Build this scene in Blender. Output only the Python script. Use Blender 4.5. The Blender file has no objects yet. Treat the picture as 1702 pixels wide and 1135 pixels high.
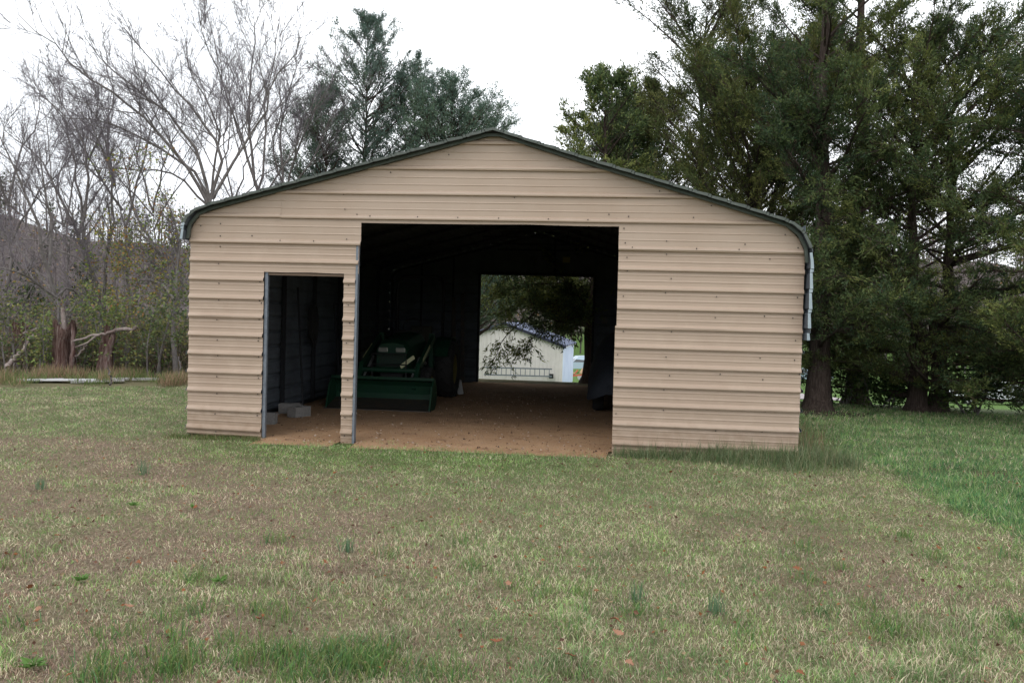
import bpy, math, random
import numpy as np
from mathutils import Matrix, Vector
random.seed(7)
rng = np.random.default_rng(11)
sc = bpy.context.scene
col = sc.collection

# ------------------------------------------------------------------ camera
CAM = np.array([1.1454, -9.818, 1.5219])
YAW, PITCH, ROLL, FPX = .0842, .0231, .0274, 1374.0
FW = np.array([-math.sin(YAW)*math.cos(PITCH), math.cos(YAW)*math.cos(PITCH), -math.sin(PITCH)])
RT = np.array([math.cos(YAW), math.sin(YAW), 0.0])
UP = np.cross(RT, FW)
c_, s_ = math.cos(ROLL), math.sin(ROLL)
RI = RT*c_ + UP*s_
UI = -RT*s_ + UP*c_
cam_d = bpy.data.cameras.new('camera')
cam = bpy.data.objects.new('camera', cam_d); col.objects.link(cam)
cam_d.sensor_width = 36; cam_d.lens = 36*FPX/1702
cam_d.clip_start = .1; cam_d.clip_end = 2000
cam.matrix_world = Matrix(((RI[0], UI[0], -FW[0], CAM[0]), (RI[1], UI[1], -FW[1], CAM[1]), (RI[2], UI[2], -FW[2], CAM[2]), (0, 0, 0, 1)))
sc.camera = cam

# ------------------------------------------------------------------ world, sun, exposure
SUN_EL, SUN_AZ = math.radians(52), math.radians(200)
w = bpy.data.worlds.new('World'); sc.world = w; w.use_nodes = True
nt = w.node_tree; nt.nodes.clear()
sky = nt.nodes.new('ShaderNodeTexSky'); sky.sky_type = 'NISHITA'; sky.sun_disc = False
sky.sun_elevation = SUN_EL; sky.sun_rotation = SUN_AZ; sky.dust_density = 4; sky.air_density = 1.5
mx = nt.nodes.new('ShaderNodeMix'); mx.data_type = 'RGBA'; mx.inputs[0].default_value = .9
mx.inputs[7].default_value = (13.4, 13.9, 14.6, 1)
bg = nt.nodes.new('ShaderNodeBackground'); bg.inputs[1].default_value = .12
wo = nt.nodes.new('ShaderNodeOutputWorld')
wtc = nt.nodes.new('ShaderNodeTexCoord'); wn = nt.nodes.new('ShaderNodeTexNoise'); wn.inputs['Scale'].default_value = 1.6; wn.inputs['Detail'].default_value = 4
wm = nt.nodes.new('ShaderNodeMix'); wm.data_type = 'RGBA'; wm.inputs[6].default_value = (7.4, 7.9, 8.8, 1); wm.inputs[7].default_value = (16.5, 16.9, 17.4, 1)
wr_ = nt.nodes.new('ShaderNodeMapRange'); wr_.inputs[1].default_value = .30; wr_.inputs[2].default_value = .58
nt.links.new(wtc.outputs['Generated'], wn.inputs[0]); nt.links.new(wn.outputs[0], wr_.inputs[0]); nt.links.new(wr_.outputs[0], wm.inputs[0]); nt.links.new(wm.outputs[2], mx.inputs[7])
nt.links.new(sky.outputs[0], mx.inputs[6]); nt.links.new(mx.outputs[2], bg.inputs[0]); nt.links.new(bg.outputs[0], wo.inputs[0])
sd = bpy.data.lights.new('sun', 'SUN'); sd.energy = .6; sd.angle = math.radians(25); sd.color = (1, .96, .9)
sun = bpy.data.objects.new('sun', sd); col.objects.link(sun)
sv = Vector((math.sin(SUN_AZ)*math.cos(SUN_EL), math.cos(SUN_AZ)*math.cos(SUN_EL), math.sin(SUN_EL)))
sun.rotation_euler = sv.to_track_quat('Z', 'Y').to_euler(); sun.location = (0, -30, 40)
sc.view_settings.view_transform = 'Standard'; sc.view_settings.look = 'None'
sc.view_settings.exposure = 0; sc.view_settings.gamma = 1; sc.view_settings.use_curve_mapping = False
sc.cycles.max_bounces = 8; sc.cycles.diffuse_bounces = 5; sc.cycles.transmission_bounces = 4
sc.cycles.caustics_reflective = False; sc.cycles.caustics_refractive = False

# ------------------------------------------------------------------ helpers
def ray(px, py):
    a = px-851.0; b = py-567.5
    a, b = a*c_+b*s_, -a*s_+b*c_
    return RT*a/FPX - UP*b/FPX + FW
def at(px, py, d):
    return CAM + ray(px, py)*d

def vnoise(x, y, scale, seed=0):
    """smooth value noise, arrays in, 0..1 out"""
    x = np.asarray(x)/scale; y = np.asarray(y)/scale
    xi = np.floor(x).astype(np.int64); yi = np.floor(y).astype(np.int64)
    fx = x-xi; fy = y-yi
    fx = fx*fx*(3-2*fx); fy = fy*fy*(3-2*fy)
    def h(a, b):
        n = (a*374761393 + b*668265263 + seed*982451653) & 0xffffffff
        n = ((n ^ (n >> 13))*1274126177) & 0xffffffff
        return ((n ^ (n >> 16)) & 0xffff)/65535.0
    return (h(xi, yi)*(1-fx)+h(xi+1, yi)*fx)*(1-fy) + (h(xi, yi+1)*(1-fx)+h(xi+1, yi+1)*fx)*fy
def fnoise(x, y, scale, seed=0):
    return .55*vnoise(x, y, scale, seed)+.28*vnoise(x, y, scale/2.3, seed+5)+.17*vnoise(x, y, scale/5.1, seed+9)
def sstep(a, b, x):
    t = np.clip((np.asarray(x, float)-a)/(b-a), 0, 1); return t*t*(3-2*t)
def lerp(a, b, t): return a+(b-a)*t

def zg(X, Y):
    """terrain height"""
    X = np.asarray(X, float); Y = np.asarray(Y, float)
    yc = np.interp(X, [-60, -20, -4, 3, 5.2, 8, 14, 60], [40, 22, 11.2, 11.0, 7.6, 6.7, 6.2, 5])
    s = Y-yc
    s = np.where(s > 0, np.sqrt(s*s+2.2)-1.483, 0)
    d = np.interp(s, [0, 24, 46, 80, 400], [0, -1.95, -3.1, -3.9, -4.2])
    r = np.hypot(X, Y+9)
    az = np.arctan2(X, Y+9.8)
    rid = 1+.10*np.sin(az*7+1)+.09*np.sin(az*19+2)+.06*np.sin(az*47)
    hill = (20*rid+4)*sstep(120, 235, r)+.02*np.clip(r-100, 0, 60)
    hill = hill*sstep(-40, 25, Y)
    lump = .03*(fnoise(X, Y, 1.7, 3)-.5)*sstep(0, 3, np.hypot(X*.0, np.clip(-Y, 0, 99))+np.clip(np.abs(X)-3.9, 0, 99)+np.clip(Y-11.5, 0, 99))
    return d+hill+lump

class Acc:
    def __init__(s): s.V = []; s.C = []; s.L = []; s.T = []; s.M = []; s.n = 0
    def add(s, V, F, c=None, m=0):
        V = np.asarray(V, float).reshape(-1, 3); F = np.asarray(F, np.int64)
        if len(F) == 0: return
        s.V.append(V); s.L.append((F+s.n).ravel()); s.T.append(np.full(len(F), F.shape[1])); s.M.append(np.full(len(F), m))
        if c is None: c = (1, 1, 1)
        c = np.asarray(c, float)
        if c.ndim == 1: c = np.tile(c, (len(V), 1))
        s.C.append(c); s.n += len(V)
    def box(s, lo, hi, m=0):
        x0, y0, z0 = lo; x1, y1, z1 = hi
        V = [(x0,y0,z0),(x1,y0,z0),(x1,y1,z0),(x0,y1,z0),(x0,y0,z1),(x1,y0,z1),(x1,y1,z1),(x0,y1,z1)]
        s.add(V, [(0,3,2,1),(4,5,6,7),(0,1,5,4),(1,2,6,5),(2,3,7,6),(3,0,4,7)], m=m)
    def obox(s, p0, p1, wv, hv):
        """box along p0-p1 with half width vector wv and half height vector hv"""
        p0, p1, wv, hv = map(lambda a: np.array(a, float), (p0, p1, wv, hv))
        V = [p0-wv-hv, p0+wv-hv, p0+wv+hv, p0-wv+hv, p1-wv-hv, p1+wv-hv, p1+wv+hv, p1-wv+hv]
        s.add(V, [(0,1,2,3),(7,6,5,4),(0,4,5,1),(1,5,6,2),(2,6,7,3),(3,7,4,0)])
    def tube(s, P, R, n=6, c=None, cap=True, jit=0):
        P = np.asarray(P, float); k = len(P); R = np.broadcast_to(np.asarray(R, float), (k,))
        T = np.gradient(P, axis=0); T /= np.linalg.norm(T, axis=1)[:, None]+1e-9
        ref = np.array([0, 0, 1.0]) if abs(T[:, 2].mean()) < .8 else np.array([1.0, 0, 0])
        A = np.cross(T, ref); A /= np.linalg.norm(A, axis=1)[:, None]+1e-9
        B = np.cross(T, A)
        an = np.arange(n)*2*math.pi/n+math.pi/4
        rr = R[:, None]*(1+jit*(rng.random((k, n))-.5))
        V = P[:, None, :] + rr[..., None]*(np.cos(an)[None, :, None]*A[:, None, :]+np.sin(an)[None, :, None]*B[:, None, :])
        i = np.arange(k-1)[:, None]*n; j = np.arange(n)[None, :]; j2 = (j+1) % n
        F = np.stack([i+j, i+j2, i+n+j2, i+n+j], -1).reshape(-1, 4)
        s.add(V, F, c)
        if cap and n > 3:
            base = s.n-k*n
            s.V.append(np.zeros((0, 3))); s.C.append(np.zeros((0, 3)))
            for q, rev in ((0, 1), ((k-1)*n, 0)):
                f = base+q+np.arange(n); f = f[::-1] if not rev else f
                s.L.append(f.astype(np.int64)); s.T.append(np.array([n])); s.M.append(np.array([0]))
    def mesh(s, name, mats, smooth=False, colattr=False):
        me = bpy.data.meshes.new(name)
        V = np.concatenate(s.V); L = np.concatenate(s.L); T = np.concatenate(s.T); M = np.concatenate(s.M)
        me.vertices.add(len(V)); me.vertices.foreach_set('co', V.astype(np.float32).ravel())
        me.loops.add(len(L)); me.loops.foreach_set('vertex_index', L.astype(np.int32))
        me.polygons.add(len(T))
        st = np.concatenate([[0], np.cumsum(T)[:-1]])
        me.polygons.foreach_set('loop_start', st.astype(np.int32)); me.polygons.foreach_set('loop_total', T.astype(np.int32))
        me.polygons.foreach_set('material_index', M.astype(np.int32))
        me.polygons.foreach_set('use_smooth', np.full(len(T), smooth))
        if colattr:
            C = np.concatenate(s.C); a = me.color_attributes.new('Col', 'FLOAT_COLOR', 'POINT')
            a.data.foreach_set('color', np.concatenate([C, np.ones((len(C), 1))], 1).astype(np.float32).ravel())
        for m in (mats if isinstance(mats, (list, tuple)) else [mats]): me.materials.append(m)
        me.update(calc_edges=True)
        return me
    def build(s, name, mats, parent=None, smooth=False, colattr=False, stuff=False, loc=None):
        """loc: world origin the vertices are stored relative to"""
        if loc is not None: s.V = [v-np.asarray(loc, float) for v in s.V]
        o = bpy.data.objects.new(name, s.mesh(name, mats, smooth, colattr)); col.objects.link(o)
        if parent is not None: o.parent = parent
        elif loc is not None: o.location = loc
        if stuff: o['kind'] = 'stuff'
        return o

def tag(o, label, cat, group=None):
    o['label'] = label; o['category'] = cat
    if group: o['group'] = group
    return o
def thing(name, label, cat, loc=(0, 0, 0), rz=0, group=None):
    o = bpy.data.objects.new(name, None); col.objects.link(o); o.location = loc; o.rotation_euler = (0, 0, rz)
    o.empty_display_size = .3
    return tag(o, label, cat, group)
def copy_tree(o, parent=None):
    c = o.copy(); col.objects.link(c)
    if parent: c.parent = parent
    for ch in o.children: copy_tree(ch, c)
    return c
def bevel(o, wd=.01, seg=2):
    m = o.modifiers.new('bevel', 'BEVEL'); m.width = wd; m.segments = seg; m.limit_method = 'ANGLE'; return o

# ------------------------------------------------------------------ materials
def mat(name, base=(.5, .5, .5), rough=.7, metal=0.0, noise=None, bump=None, attr=False, trans=0, spec=.5, coord='Object', streak=None):
    """noise: list of (scale, colour, lo, hi, stretch) layers; bump: (scale, strength, dist)"""
    m = bpy.data.materials.new(name); m.use_nodes = True; n = m.node_tree.nodes; l = m.node_tree.links
    p = n['Principled BSDF']; p.inputs['Roughness'].default_value = rough; p.inputs['Metallic'].default_value = metal
    p.inputs['Specular IOR Level'].default_value = spec
    tc = n.new('ShaderNodeTexCoord'); src = tc.outputs[coord]
    if coord == 'World':
        pass
    cur = None
    if attr:
        a = n.new('ShaderNodeAttribute'); a.attribute_name = 'Col'; cur = a.outputs['Color']
        if base != (.5, .5, .5):
            mm = n.new('ShaderNodeMix'); mm.data_type = 'RGBA'; mm.blend_type = 'MULTIPLY'; mm.inputs[0].default_value = 1
            l.new(cur, mm.inputs[6]); mm.inputs[7].default_value = (*base, 1); cur = mm.outputs[2]
    else:
        r = n.new('ShaderNodeRGB'); r.outputs[0].default_value = (*base, 1); cur = r.outputs[0]
    for ly in (noise or []):
        sc_, c, lo, hi = ly[:4]; st = ly[4] if len(ly) > 4 else (1, 1, 1)
        mp = n.new('ShaderNodeMapping'); mp.inputs['Scale'].default_value = st; l.new(src, mp.inputs[0])
        t = n.new('ShaderNodeTexNoise'); t.inputs['Scale'].default_value = sc_; t.inputs['Detail'].default_value = 6
        t.inputs['Roughness'].default_value = .62; l.new(mp.outputs[0], t.inputs[0])
        rmp = n.new('ShaderNodeMapRange'); rmp.inputs[1].default_value = lo; rmp.inputs[2].default_value = hi
        l.new(t.outputs[0], rmp.inputs[0])
        mm = n.new('ShaderNodeMix'); mm.data_type = 'RGBA'; l.new(rmp.outputs[0], mm.inputs[0])
        l.new(cur, mm.inputs[6]); mm.inputs[7].default_value = (*c, 1); cur = mm.outputs[2]
    l.new(cur, p.inputs['Base Color'])
    if bump:
        t = n.new('ShaderNodeTexNoise'); t.inputs['Scale'].default_value = bump[0]; t.inputs['Detail'].default_value = 5
        if len(bump) > 3:
            mp = n.new('ShaderNodeMapping'); mp.inputs['Scale'].default_value = bump[3]; l.new(src, mp.inputs[0]); l.new(mp.outputs[0], t.inputs[0])
        else: l.new(src, t.inputs[0])
        b = n.new('ShaderNodeBump'); b.inputs['Strength'].default_value = bump[1]; b.inputs['Distance'].default_value = bump[2]
        l.new(t.outputs[0], b.inputs['Height']); l.new(b.outputs[0], p.inputs['Normal'])
    if trans:
        tr = n.new('ShaderNodeBsdfTranslucent'); l.new(cur, tr.inputs[0]); ms = n.new('ShaderNodeMixShader'); ms.inputs[0].default_value = trans
        l.new(p.outputs[0], ms.inputs[1]); l.new(tr.outputs[0], ms.inputs[2]); l.new(ms.outputs[0], n['Material Output'].inputs[0])
    return m

TAN = mat('tan_siding', (.425, .325, .25), .42, noise=[
    (.8, (.385, .29, .22), .4, .68), (4, (.45, .35, .27), .5, .8), (130, (.42, .32, .24), .62, .8), (5, (.36, .29, .20), .70, .9, (1, 1, 2.5))],
    bump=(2.2, .18, .02), spec=.4)
TANHI = mat('tan_siding_upper', (.43, .335, .262), .45, noise=[
    (.9, (.39, .295, .222), .42, .68), (130, (.42, .325, .25), .62, .8), (5, (.33, .29, .20), .66, .88, (.5, 1, 5))], bump=(2.0, .18, .02), spec=.4)
def splash(m):
    """mud splashed on the lowest quarter metre of the wall, ragged by noise"""
    n = m.node_tree.nodes; l = m.node_tree.links; p = n['Principled BSDF']; src = p.inputs['Base Color'].links[0].from_socket
    tc = n.new('ShaderNodeTexCoord'); sp = n.new('ShaderNodeSeparateXYZ'); l.new(tc.outputs['Object'], sp.inputs[0])
    t = n.new('ShaderNodeTexNoise'); t.inputs['Scale'].default_value = 9; t.inputs['Detail'].default_value = 6; l.new(tc.outputs['Object'], t.inputs[0])
    ad = n.new('ShaderNodeMath'); ad.operation = 'MULTIPLY_ADD'; l.new(t.outputs[0], ad.inputs[0]); ad.inputs[1].default_value = -.55; l.new(sp.outputs[2], ad.inputs[2])
    r = n.new('ShaderNodeMapRange'); r.inputs[1].default_value = -.26; r.inputs[2].default_value = .10; r.inputs[3].default_value = .75; r.inputs[4].default_value = 0
    l.new(ad.outputs[0], r.inputs[0]); mm = n.new('ShaderNodeMix'); mm.data_type = 'RGBA'; l.new(r.outputs[0], mm.inputs[0]); l.new(src, mm.inputs[6]); mm.inputs[7].default_value = (.25, .17, .11, 1)
    l.new(mm.outputs[2], p.inputs['Base Color'])
splash(TAN)
GALV = mat('galvanised_steel', (.19, .215, .25), .5, .4, noise=[(14, (.13, .15, .18), .4, .7), (40, (.25, .28, .31), .5, .8), (5, (.24, .20, .15), .68, .85)])
INNER = mat('inner_face_shaded', (.12, .138, .16), .7, 0, noise=[(3, (.085, .096, .112), .4, .7), (9, (.03, .026, .022), .6, .85)], spec=.15)  # darker than the bare sheet: the bay's shade is put into the colour
FRAMEM = mat('shaded_frame_steel', (.022, .024, .028), .65, 0, noise=[(9, (.03, .03, .033), .4, .7)], spec=.2)  # galvanised frame darkened for indoors, shade painted into its base colour
BLUEP = mat('pale_side_panel', (.36, .43, .47), .45, .2, noise=[(5, (.27, .33, .37), .4, .75), (18, (.42, .48, .51), .55, .8)])
GREEN = mat('green_roof_panel', (.055, .075, .06), .5, .1, noise=[(3, (.085, .10, .085), .4, .7), (20, (.045, .055, .04), .5, .8), (8, (.12, .13, .115), .62, .85)])
TRIMG = mat('weathered_green_trim', (.092, .108, .095), .6, .1, noise=[(6, (.06, .072, .062), .4, .7), (25, (.13, .15, .13), .55, .8), (11, (.03, .04, .03), .6, .8)])
SCREW = mat('screw_head', (.035, .03, .028), .6)
DIRT = mat('dirt_gravel', (.43, .27, .155), .95, noise=[(1.2, (.34, .20, .11), .38, .65), (18, (.40, .27, .18), .5, .75), (45, (.13, .08, .05), .55, .70), (4, (.20, .12, .075), .55, .75), (90, (.48, .36, .26), .64, .76)], bump=(45, .9, .02), spec=.15)
GROUND = mat('lawn_soil', (.5, .5, .5), .95, attr=True, noise=[], bump=(30, .8, .03), spec=.1)
# extra fine mottling on the soil colour
def mottle(m, sc1=35, lo=.62, hi=1.45):
    n = m.node_tree.nodes; l = m.node_tree.links; p = n['Principled BSDF']; src = p.inputs['Base Color'].links[0].from_socket
    tc = n.new('ShaderNodeTexCoord'); t = n.new('ShaderNodeTexNoise'); t.inputs['Scale'].default_value = sc1; t.inputs['Detail'].default_value = 6
    l.new(tc.outputs['Object'], t.inputs[0]); r = n.new('ShaderNodeMapRange'); r.inputs[1].default_value = .3; r.inputs[2].default_value = .7
    r.inputs[3].default_value = lo; r.inputs[4].default_value = hi; l.new(t.outputs[0], r.inputs[0])
    v = n.new('ShaderNodeVectorMath'); v.operation = 'SCALE'; l.new(src, v.inputs[0]); l.new(r.outputs[0], v.inputs['Scale']); l.new(v.outputs[0], p.inputs['Base Color'])
mottle(GROUND)
BLADE = mat('grass_blade', attr=True, rough=.6, trans=.22, spec=.25)
LEAF = mat('leaf', attr=True, rough=.55, trans=.3, spec=.3)
CEDARF = mat('cedar_foliage', attr=True, rough=.65, trans=.24, spec=.25)
CEDARB = mat('cedar_bark', (.085, .063, .052), .9, noise=[(6, (.045, .032, .027), .4, .62, (6, 6, .5)), (14, (.15, .12, .105), .52, .72, (5, 5, .4))], bump=(9, 1, .05, (6, 6, .5)), spec=.15)
BARK = mat('grey_bark', (.19, .17, .165), .9, noise=[(4, (.11, .095, .088), .4, .65, (3, 3, 1)), (10, (.26, .245, .235), .52, .75)], bump=(14, .8, .02, (3, 3, .6)), spec=.15)
TWIG = mat('twig_bark', (.20, .18, .20), .85, noise=[(5, (.11, .09, .10), .4, .65), (3, (.21, .19, .20), .5, .75)], spec=.15)
DEADW = mat('dead_wood', (.16, .105, .09), .95, noise=[(5, (.075, .04, .034), .42, .6, (5, 5, .6)), (7, (.34, .29, .26), .55, .75, (4, 4, .6))], bump=(10, 1, .05, (5, 5, .6)), spec=.1)
GREYW = mat('bleached_wood', (.30, .25, .23), .9, noise=[(8, (.17, .12, .11), .42, .65), (20, (.42, .38, .36), .55, .75)], bump=(16, .8, .02), spec=.1)
SLABW = mat('split_stump_wood', (.24, .17, .155), .95, noise=[(5, (.12, .065, .055), .42, .6, (4, 4, .6)), (7, (.38, .34, .31), .55, .75, (3, 3, .6))], bump=(10, 1, .05, (5, 5, .6)), spec=.1)
BLACKM = mat('black_metal', (.012, .012, .013), .6)
RUBBER = mat('rubber', (.02, .02, .02), .85)
JGREEN = mat('tractor_green', (.008, .038, .022), .5, noise=[(6, (.008, .045, .02), .4, .7), (14, (.03, .045, .025), .6, .8)], spec=.25)
YELLOWP = mat('yellow_paint', (.16, .14, .04), .6)
STRIPE = mat('pale_yellow_decal', (.45, .46, .26), .45)
LAMP = mat('headlight_glass', (.30, .31, .28), .2, .3)
SEATM = mat('seat_vinyl', (.03, .028, .015), .7)
WORN = mat('worn_steel', (.06, .055, .05), .55, .5, noise=[(8, (.10, .07, .05), .45, .7)])
CONC = mat('concrete', (.23, .22, .21), .95, noise=[(6, (.17, .165, .16), .4, .7), (40, (.30, .29, .28), .5, .75)], bump=(60, .5, .01), spec=.1)
COVER = mat('dark_cover', (.028, .034, .046), .85, noise=[(3, (.02, .025, .035), .4, .7)], bump=(6, .6, .03))
TARP = mat('pale_tarp', (.40, .40, .39), .8, noise=[(5, (.28, .28, .28), .4, .7)], bump=(9, .8, .02))
REDP = mat('red_plastic', (.50, .03, .02), .45, noise=[(5, (.38, .03, .02), .4, .7)])
WHITEM = mat('white_building_metal', (.66, .625, .60), .5, noise=[(.6, (.58, .55, .52), .4, .7), (3, (.70, .67, .65), .5, .8)])
BLUEW = mat('pale_blue_building_metal', (.62, .70, .82), .5, noise=[(1, (.52, .60, .74), .4, .7)])
ROOFB = mat('slate_blue_roof_metal', (.13, .155, .23), .75, 0, noise=[(1, (.08, .085, .13), .4, .7)], spec=.15)
DARKT = mat('dark_trim', (.02, .022, .04), .5)
GRAVEL = mat('gravel', (.40, .36, .35), .95, noise=[(1.5, (.33, .30, .30), .4, .7), (14, (.46, .41, .40), .5, .75)], bump=(20, .5, .03), spec=.1)
GLASS = mat('window_glass', (.03, .035, .04), .08, 0, spec=.8)
WHITEP = mat('white_paint', (.75, .77, .8), .4, noise=[(2, (.65, .68, .72), .4, .7)])
SKYBL = mat('pale_blue_paint', (.42, .52, .62), .3, .2)
ORANGE = mat('red_orange_paint', (.55, .10, .05), .5)
CHAIRT = mat('tan_fabric', (.50, .33, .20), .8)
RIMM = mat('steel_rim', (.45, .45, .46), .35, .7)
HILLM = mat('wooded_hill', (.5, .5, .5), .95, attr=True, spec=.05)
ROTB = mat('weathered_board', (.42, .40, .40), .85, noise=[(6, (.28, .26, .25), .4, .7, (1, 6, 1)), (25, (.52, .50, .50), .5, .8)], spec=.2)
SHEETW = mat('white_sheet_metal', (.72, .72, .74), .4, .1, noise=[(5, (.5, .5, .52), .5, .8)])
SIGNY = mat('yellow_card', (.35, .30, .06), .7)
GREYBOX = mat('grey_box', (.12, .12, .12), .6)

# ------------------------------------------------------------------ terrain
def lawn_zone(X, Y):
    """colour of the sward by place: returns (N,3) plus greenness"""
    X = np.asarray(X, float); Y = np.asarray(Y, float)
    n1 = fnoise(X, Y, 2.3, 1); n2 = fnoise(X, Y, .8, 2); n3 = fnoise(X, Y, .28, 4)
    right = sstep(-.15, .35, X-np.where(Y < -.5, 4.38, 4.38-.35*sstep(-.5, 1.2, Y))+(n2-.5)*.6)       # lush bluish strip to the right
    right = right*sstep(-4.9, -4.1, Y)*(1-.35*sstep(-.8, 1.0, Y))
    brownL = sstep(.8, -2.2, X+.22*(Y+4))*sstep(.6, -1.2, Y+(n1-.5)*3)                # brown left front
    brown = np.clip(brownL*1.2*sstep(.36, .62, n1*.4+n2*.6)+sstep(.5, .66, n1*.6+n2*.4)*.75*sstep(-2.2, -4.0, Y), 0, 1)
    mossy = sstep(-2.3, -.9, Y)*sstep(.2, -.4, Y-.2)*sstep(-4, -2, X)*sstep(2.2, 0, X)
    return n1, n2, n3, right, brown, mossy
def soil_colour(X, Y):
    n1, n2, n3, right, brown, mossy = lawn_zone(X, Y)
    c = np.tile(np.array([.16, .145, .08]), (len(X), 1))
    c = lerp(c, np.array([.19, .14, .10]), (brown*.7)[:, None])
    c = lerp(c, np.array([.085, .13, .035]), (mossy*.7)[:, None])
    c = lerp(c, np.array([.045, .10, .032]), (right*.9)[:, None])
    r = np.hypot(X, Y)
    far = sstep(14, 30, r)
    c = lerp(c, np.array([.10, .17, .045]), far[:, None])
    leftwood = sstep(-7, -11, X)*sstep(6.0, 8.0, Y)
    c = lerp(c, np.array([.10, .075, .055]), leftwood[:, None])
    wood = sstep(135, 160, r+12*fnoise(X, Y, 40, 8))
    hb = np.array([.135, .112, .105])[None, :]*(.75+.5*fnoise(X, Y, 14, 12))[:, None]
    c = lerp(c, hb, wood[:, None])
    # bare patches of soil to the right and under the near cedars
    bare = np.exp(-(((X-5.4)/.75)**2+((Y+.35)/.3)**2))*sstep(.35, .55, n2)
    c = lerp(c, np.array([.11, .06, .045]), np.clip(bare*1.3, 0, 1)[:, None])
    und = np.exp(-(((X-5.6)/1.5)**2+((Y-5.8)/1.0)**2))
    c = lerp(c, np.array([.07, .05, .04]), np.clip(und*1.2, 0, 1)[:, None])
    return c*.95
def axis(near, step, far, g):
    a = list(np.arange(-near, near+step/2, step)); x = near; s = step
    while x < far: s *= g; x += s; a.append(x); a.insert(0, -x)
    return np.array(a)
gx = axis(12, .22, 420, 1.07)
gy = axis(13, .22, 420, 1.07)
GX, GY = np.meshgrid(gx, gy+1, indexing='xy')
Zt = zg(GX, GY)
a = Acc(); nx, ny = len(gx), len(gy)
i = (np.arange(ny-1)[:, None]*nx+np.arange(nx-1)[None, :]).ravel()
a.add(np.stack([GX.ravel(), GY.ravel(), Zt.ravel()], 1), np.stack([i, i+1, i+nx+1, i+nx], 1), soil_colour(GX.ravel(), GY.ravel()))
g = a.build('ground', GROUND, smooth=True, colattr=True); g['kind'] = 'structure'

def in_garage(X, Y, m=0.0):
    return (np.abs(X) < 3.72+m) & (Y > -.02-m) & (Y < 10.75+m)
# dirt floor with a ragged outline that spills out of the openings
xs = np.arange(-3.66, 3.67, .06); ys = np.linspace(0, 1, 150)
e0 = -.40-.22*fnoise(xs, xs*0, .3, 21)
e0 = np.where((xs < -2.7) | (xs > 1.5) | ((xs > -1.78) & (xs < -1.54)), .03, e0)
e1 = 10.75+.5*fnoise(xs, xs*0, .5, 22)
e1 = np.where((xs < -1.5) | (xs > 1.45), 10.58, e1)
FX = np.tile(xs, (len(ys), 1)); FY = e0[None, :]+(e1-e0)[None, :]*ys[:, None]**1.6
FZ = -.006+(.014+.024*fnoise(FX, FY, .35, 23))*np.clip(sstep(-.42, .1, FY)*.9+.1*fnoise(FX, FY, .08, 24), 0, 1)*sstep(1, .97, ys)[:, None]+.006*fnoise(FX, FY, .12, 25)
a = Acc(); n_ = len(xs); i = (np.arange(len(ys)-1)[:, None]*n_+np.arange(n_-1)[None, :]).ravel()
a.add(np.stack([FX.ravel(), FY.ravel(), FZ.ravel()], 1), np.stack([i, i+1, i+n_+1, i+n_], 1))
f = a.build('dirt_floor', DIRT, smooth=True); f['kind'] = 'structure'

# gravel drive past the white building
xs = np.linspace(.9, 16, 40); ys = np.linspace(34, 62, 40)
FX, FY = np.meshgrid(xs, ys); FX = FX+(FY-36)*.08*(1-(FX-.9)/15)
a = Acc(); i = (np.arange(39)[:, None]*40+np.arange(39)[None, :]).ravel()
a.add(np.stack([FX.ravel(), FY.ravel(), zg(FX, FY).ravel()+.04], 1), np.stack([i, i+1, i+41, i+40], 1))
a.build('gravel_drive', GRAVEL, smooth=True)['kind'] = 'structure'

# ------------------------------------------------------------------ garage
CONT = np.array([(-3.715, 2.42), (-3.705, 2.58), (-3.65, 2.70), (-3.54, 2.785), (-3.38, 2.842), (-2.25, 3.148), (-1.2, 3.432), (-.24, 3.695), (.04, 3.775),
                 (.33, 3.685), (1.31, 3.388), (2.0, 3.19), (2.70, 2.985), (3.31, 2.80), (3.50, 2.735), (3.63, 2.62), (3.70, 2.47), (3.718, 2.3), (3.715, 1.9), (3.705, 1.41)])
def zroof(x):
    return np.interp(x, CONT[:16, 0], CONT[:16, 1])
Lx = np.interp
def x_left(z, ins=.035):   # inner wall limit on the left for height z
    z = np.asarray(z, float)
    zz = CONT[:9, 1]-ins; xx = CONT[:9, 0]+.03
    return np.where(z < zz[0], -3.682, np.maximum(-3.682, np.interp(z, zz, xx)))
def x_right(z, ins=.035):
    z = np.asarray(z, float)
    zz = CONT[8:18, 1][::-1]-ins; xx = CONT[8:18, 0][::-1]-.03
    return np.where(z < zz[0], 3.682, np.minimum(3.682, np.interp(z, zz, xx)))
garage = thing('metal_garage', 'tan ribbed metal garage with a dark green roof, open in front and at the back', 'garage', (0, 0, 0))
Z1 = 2.1933
def ribs_low(z0, z1):
    k = [Z1-.2286*j for j in range(-1, 12)]
    pts = []
    for zr in k:
        pts += [(zr-.030, 0), (zr-.024, .030), (zr-.012, .034), (zr+.004, .030), (zr+.028, .004), (zr+.034, 0)]
        for q in (.36, .68):
            m_ = zr+.2286*q; pts += [(m_-.010, 0), (m_-.004, .0042), (m_+.003, .004), (m_+.014, 0)]
    return sorted(p for p in pts)
def ribs_high(z0, z1):
    pts = []
    for zr in (2.425, 2.735, 3.035, 3.34, 3.645):
        pts += [(zr-.030, 0), (zr-.023, .032), (zr-.008, .034), (zr+.010, .027), (zr+.030, 0)]
        for q in (.33, .62):
            m_ = zr+.305*q; pts += [(m_-.008, 0), (m_-.003, .0045), (m_+.003, .0042), (m_+.011, 0)]
    return sorted(pts)
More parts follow.
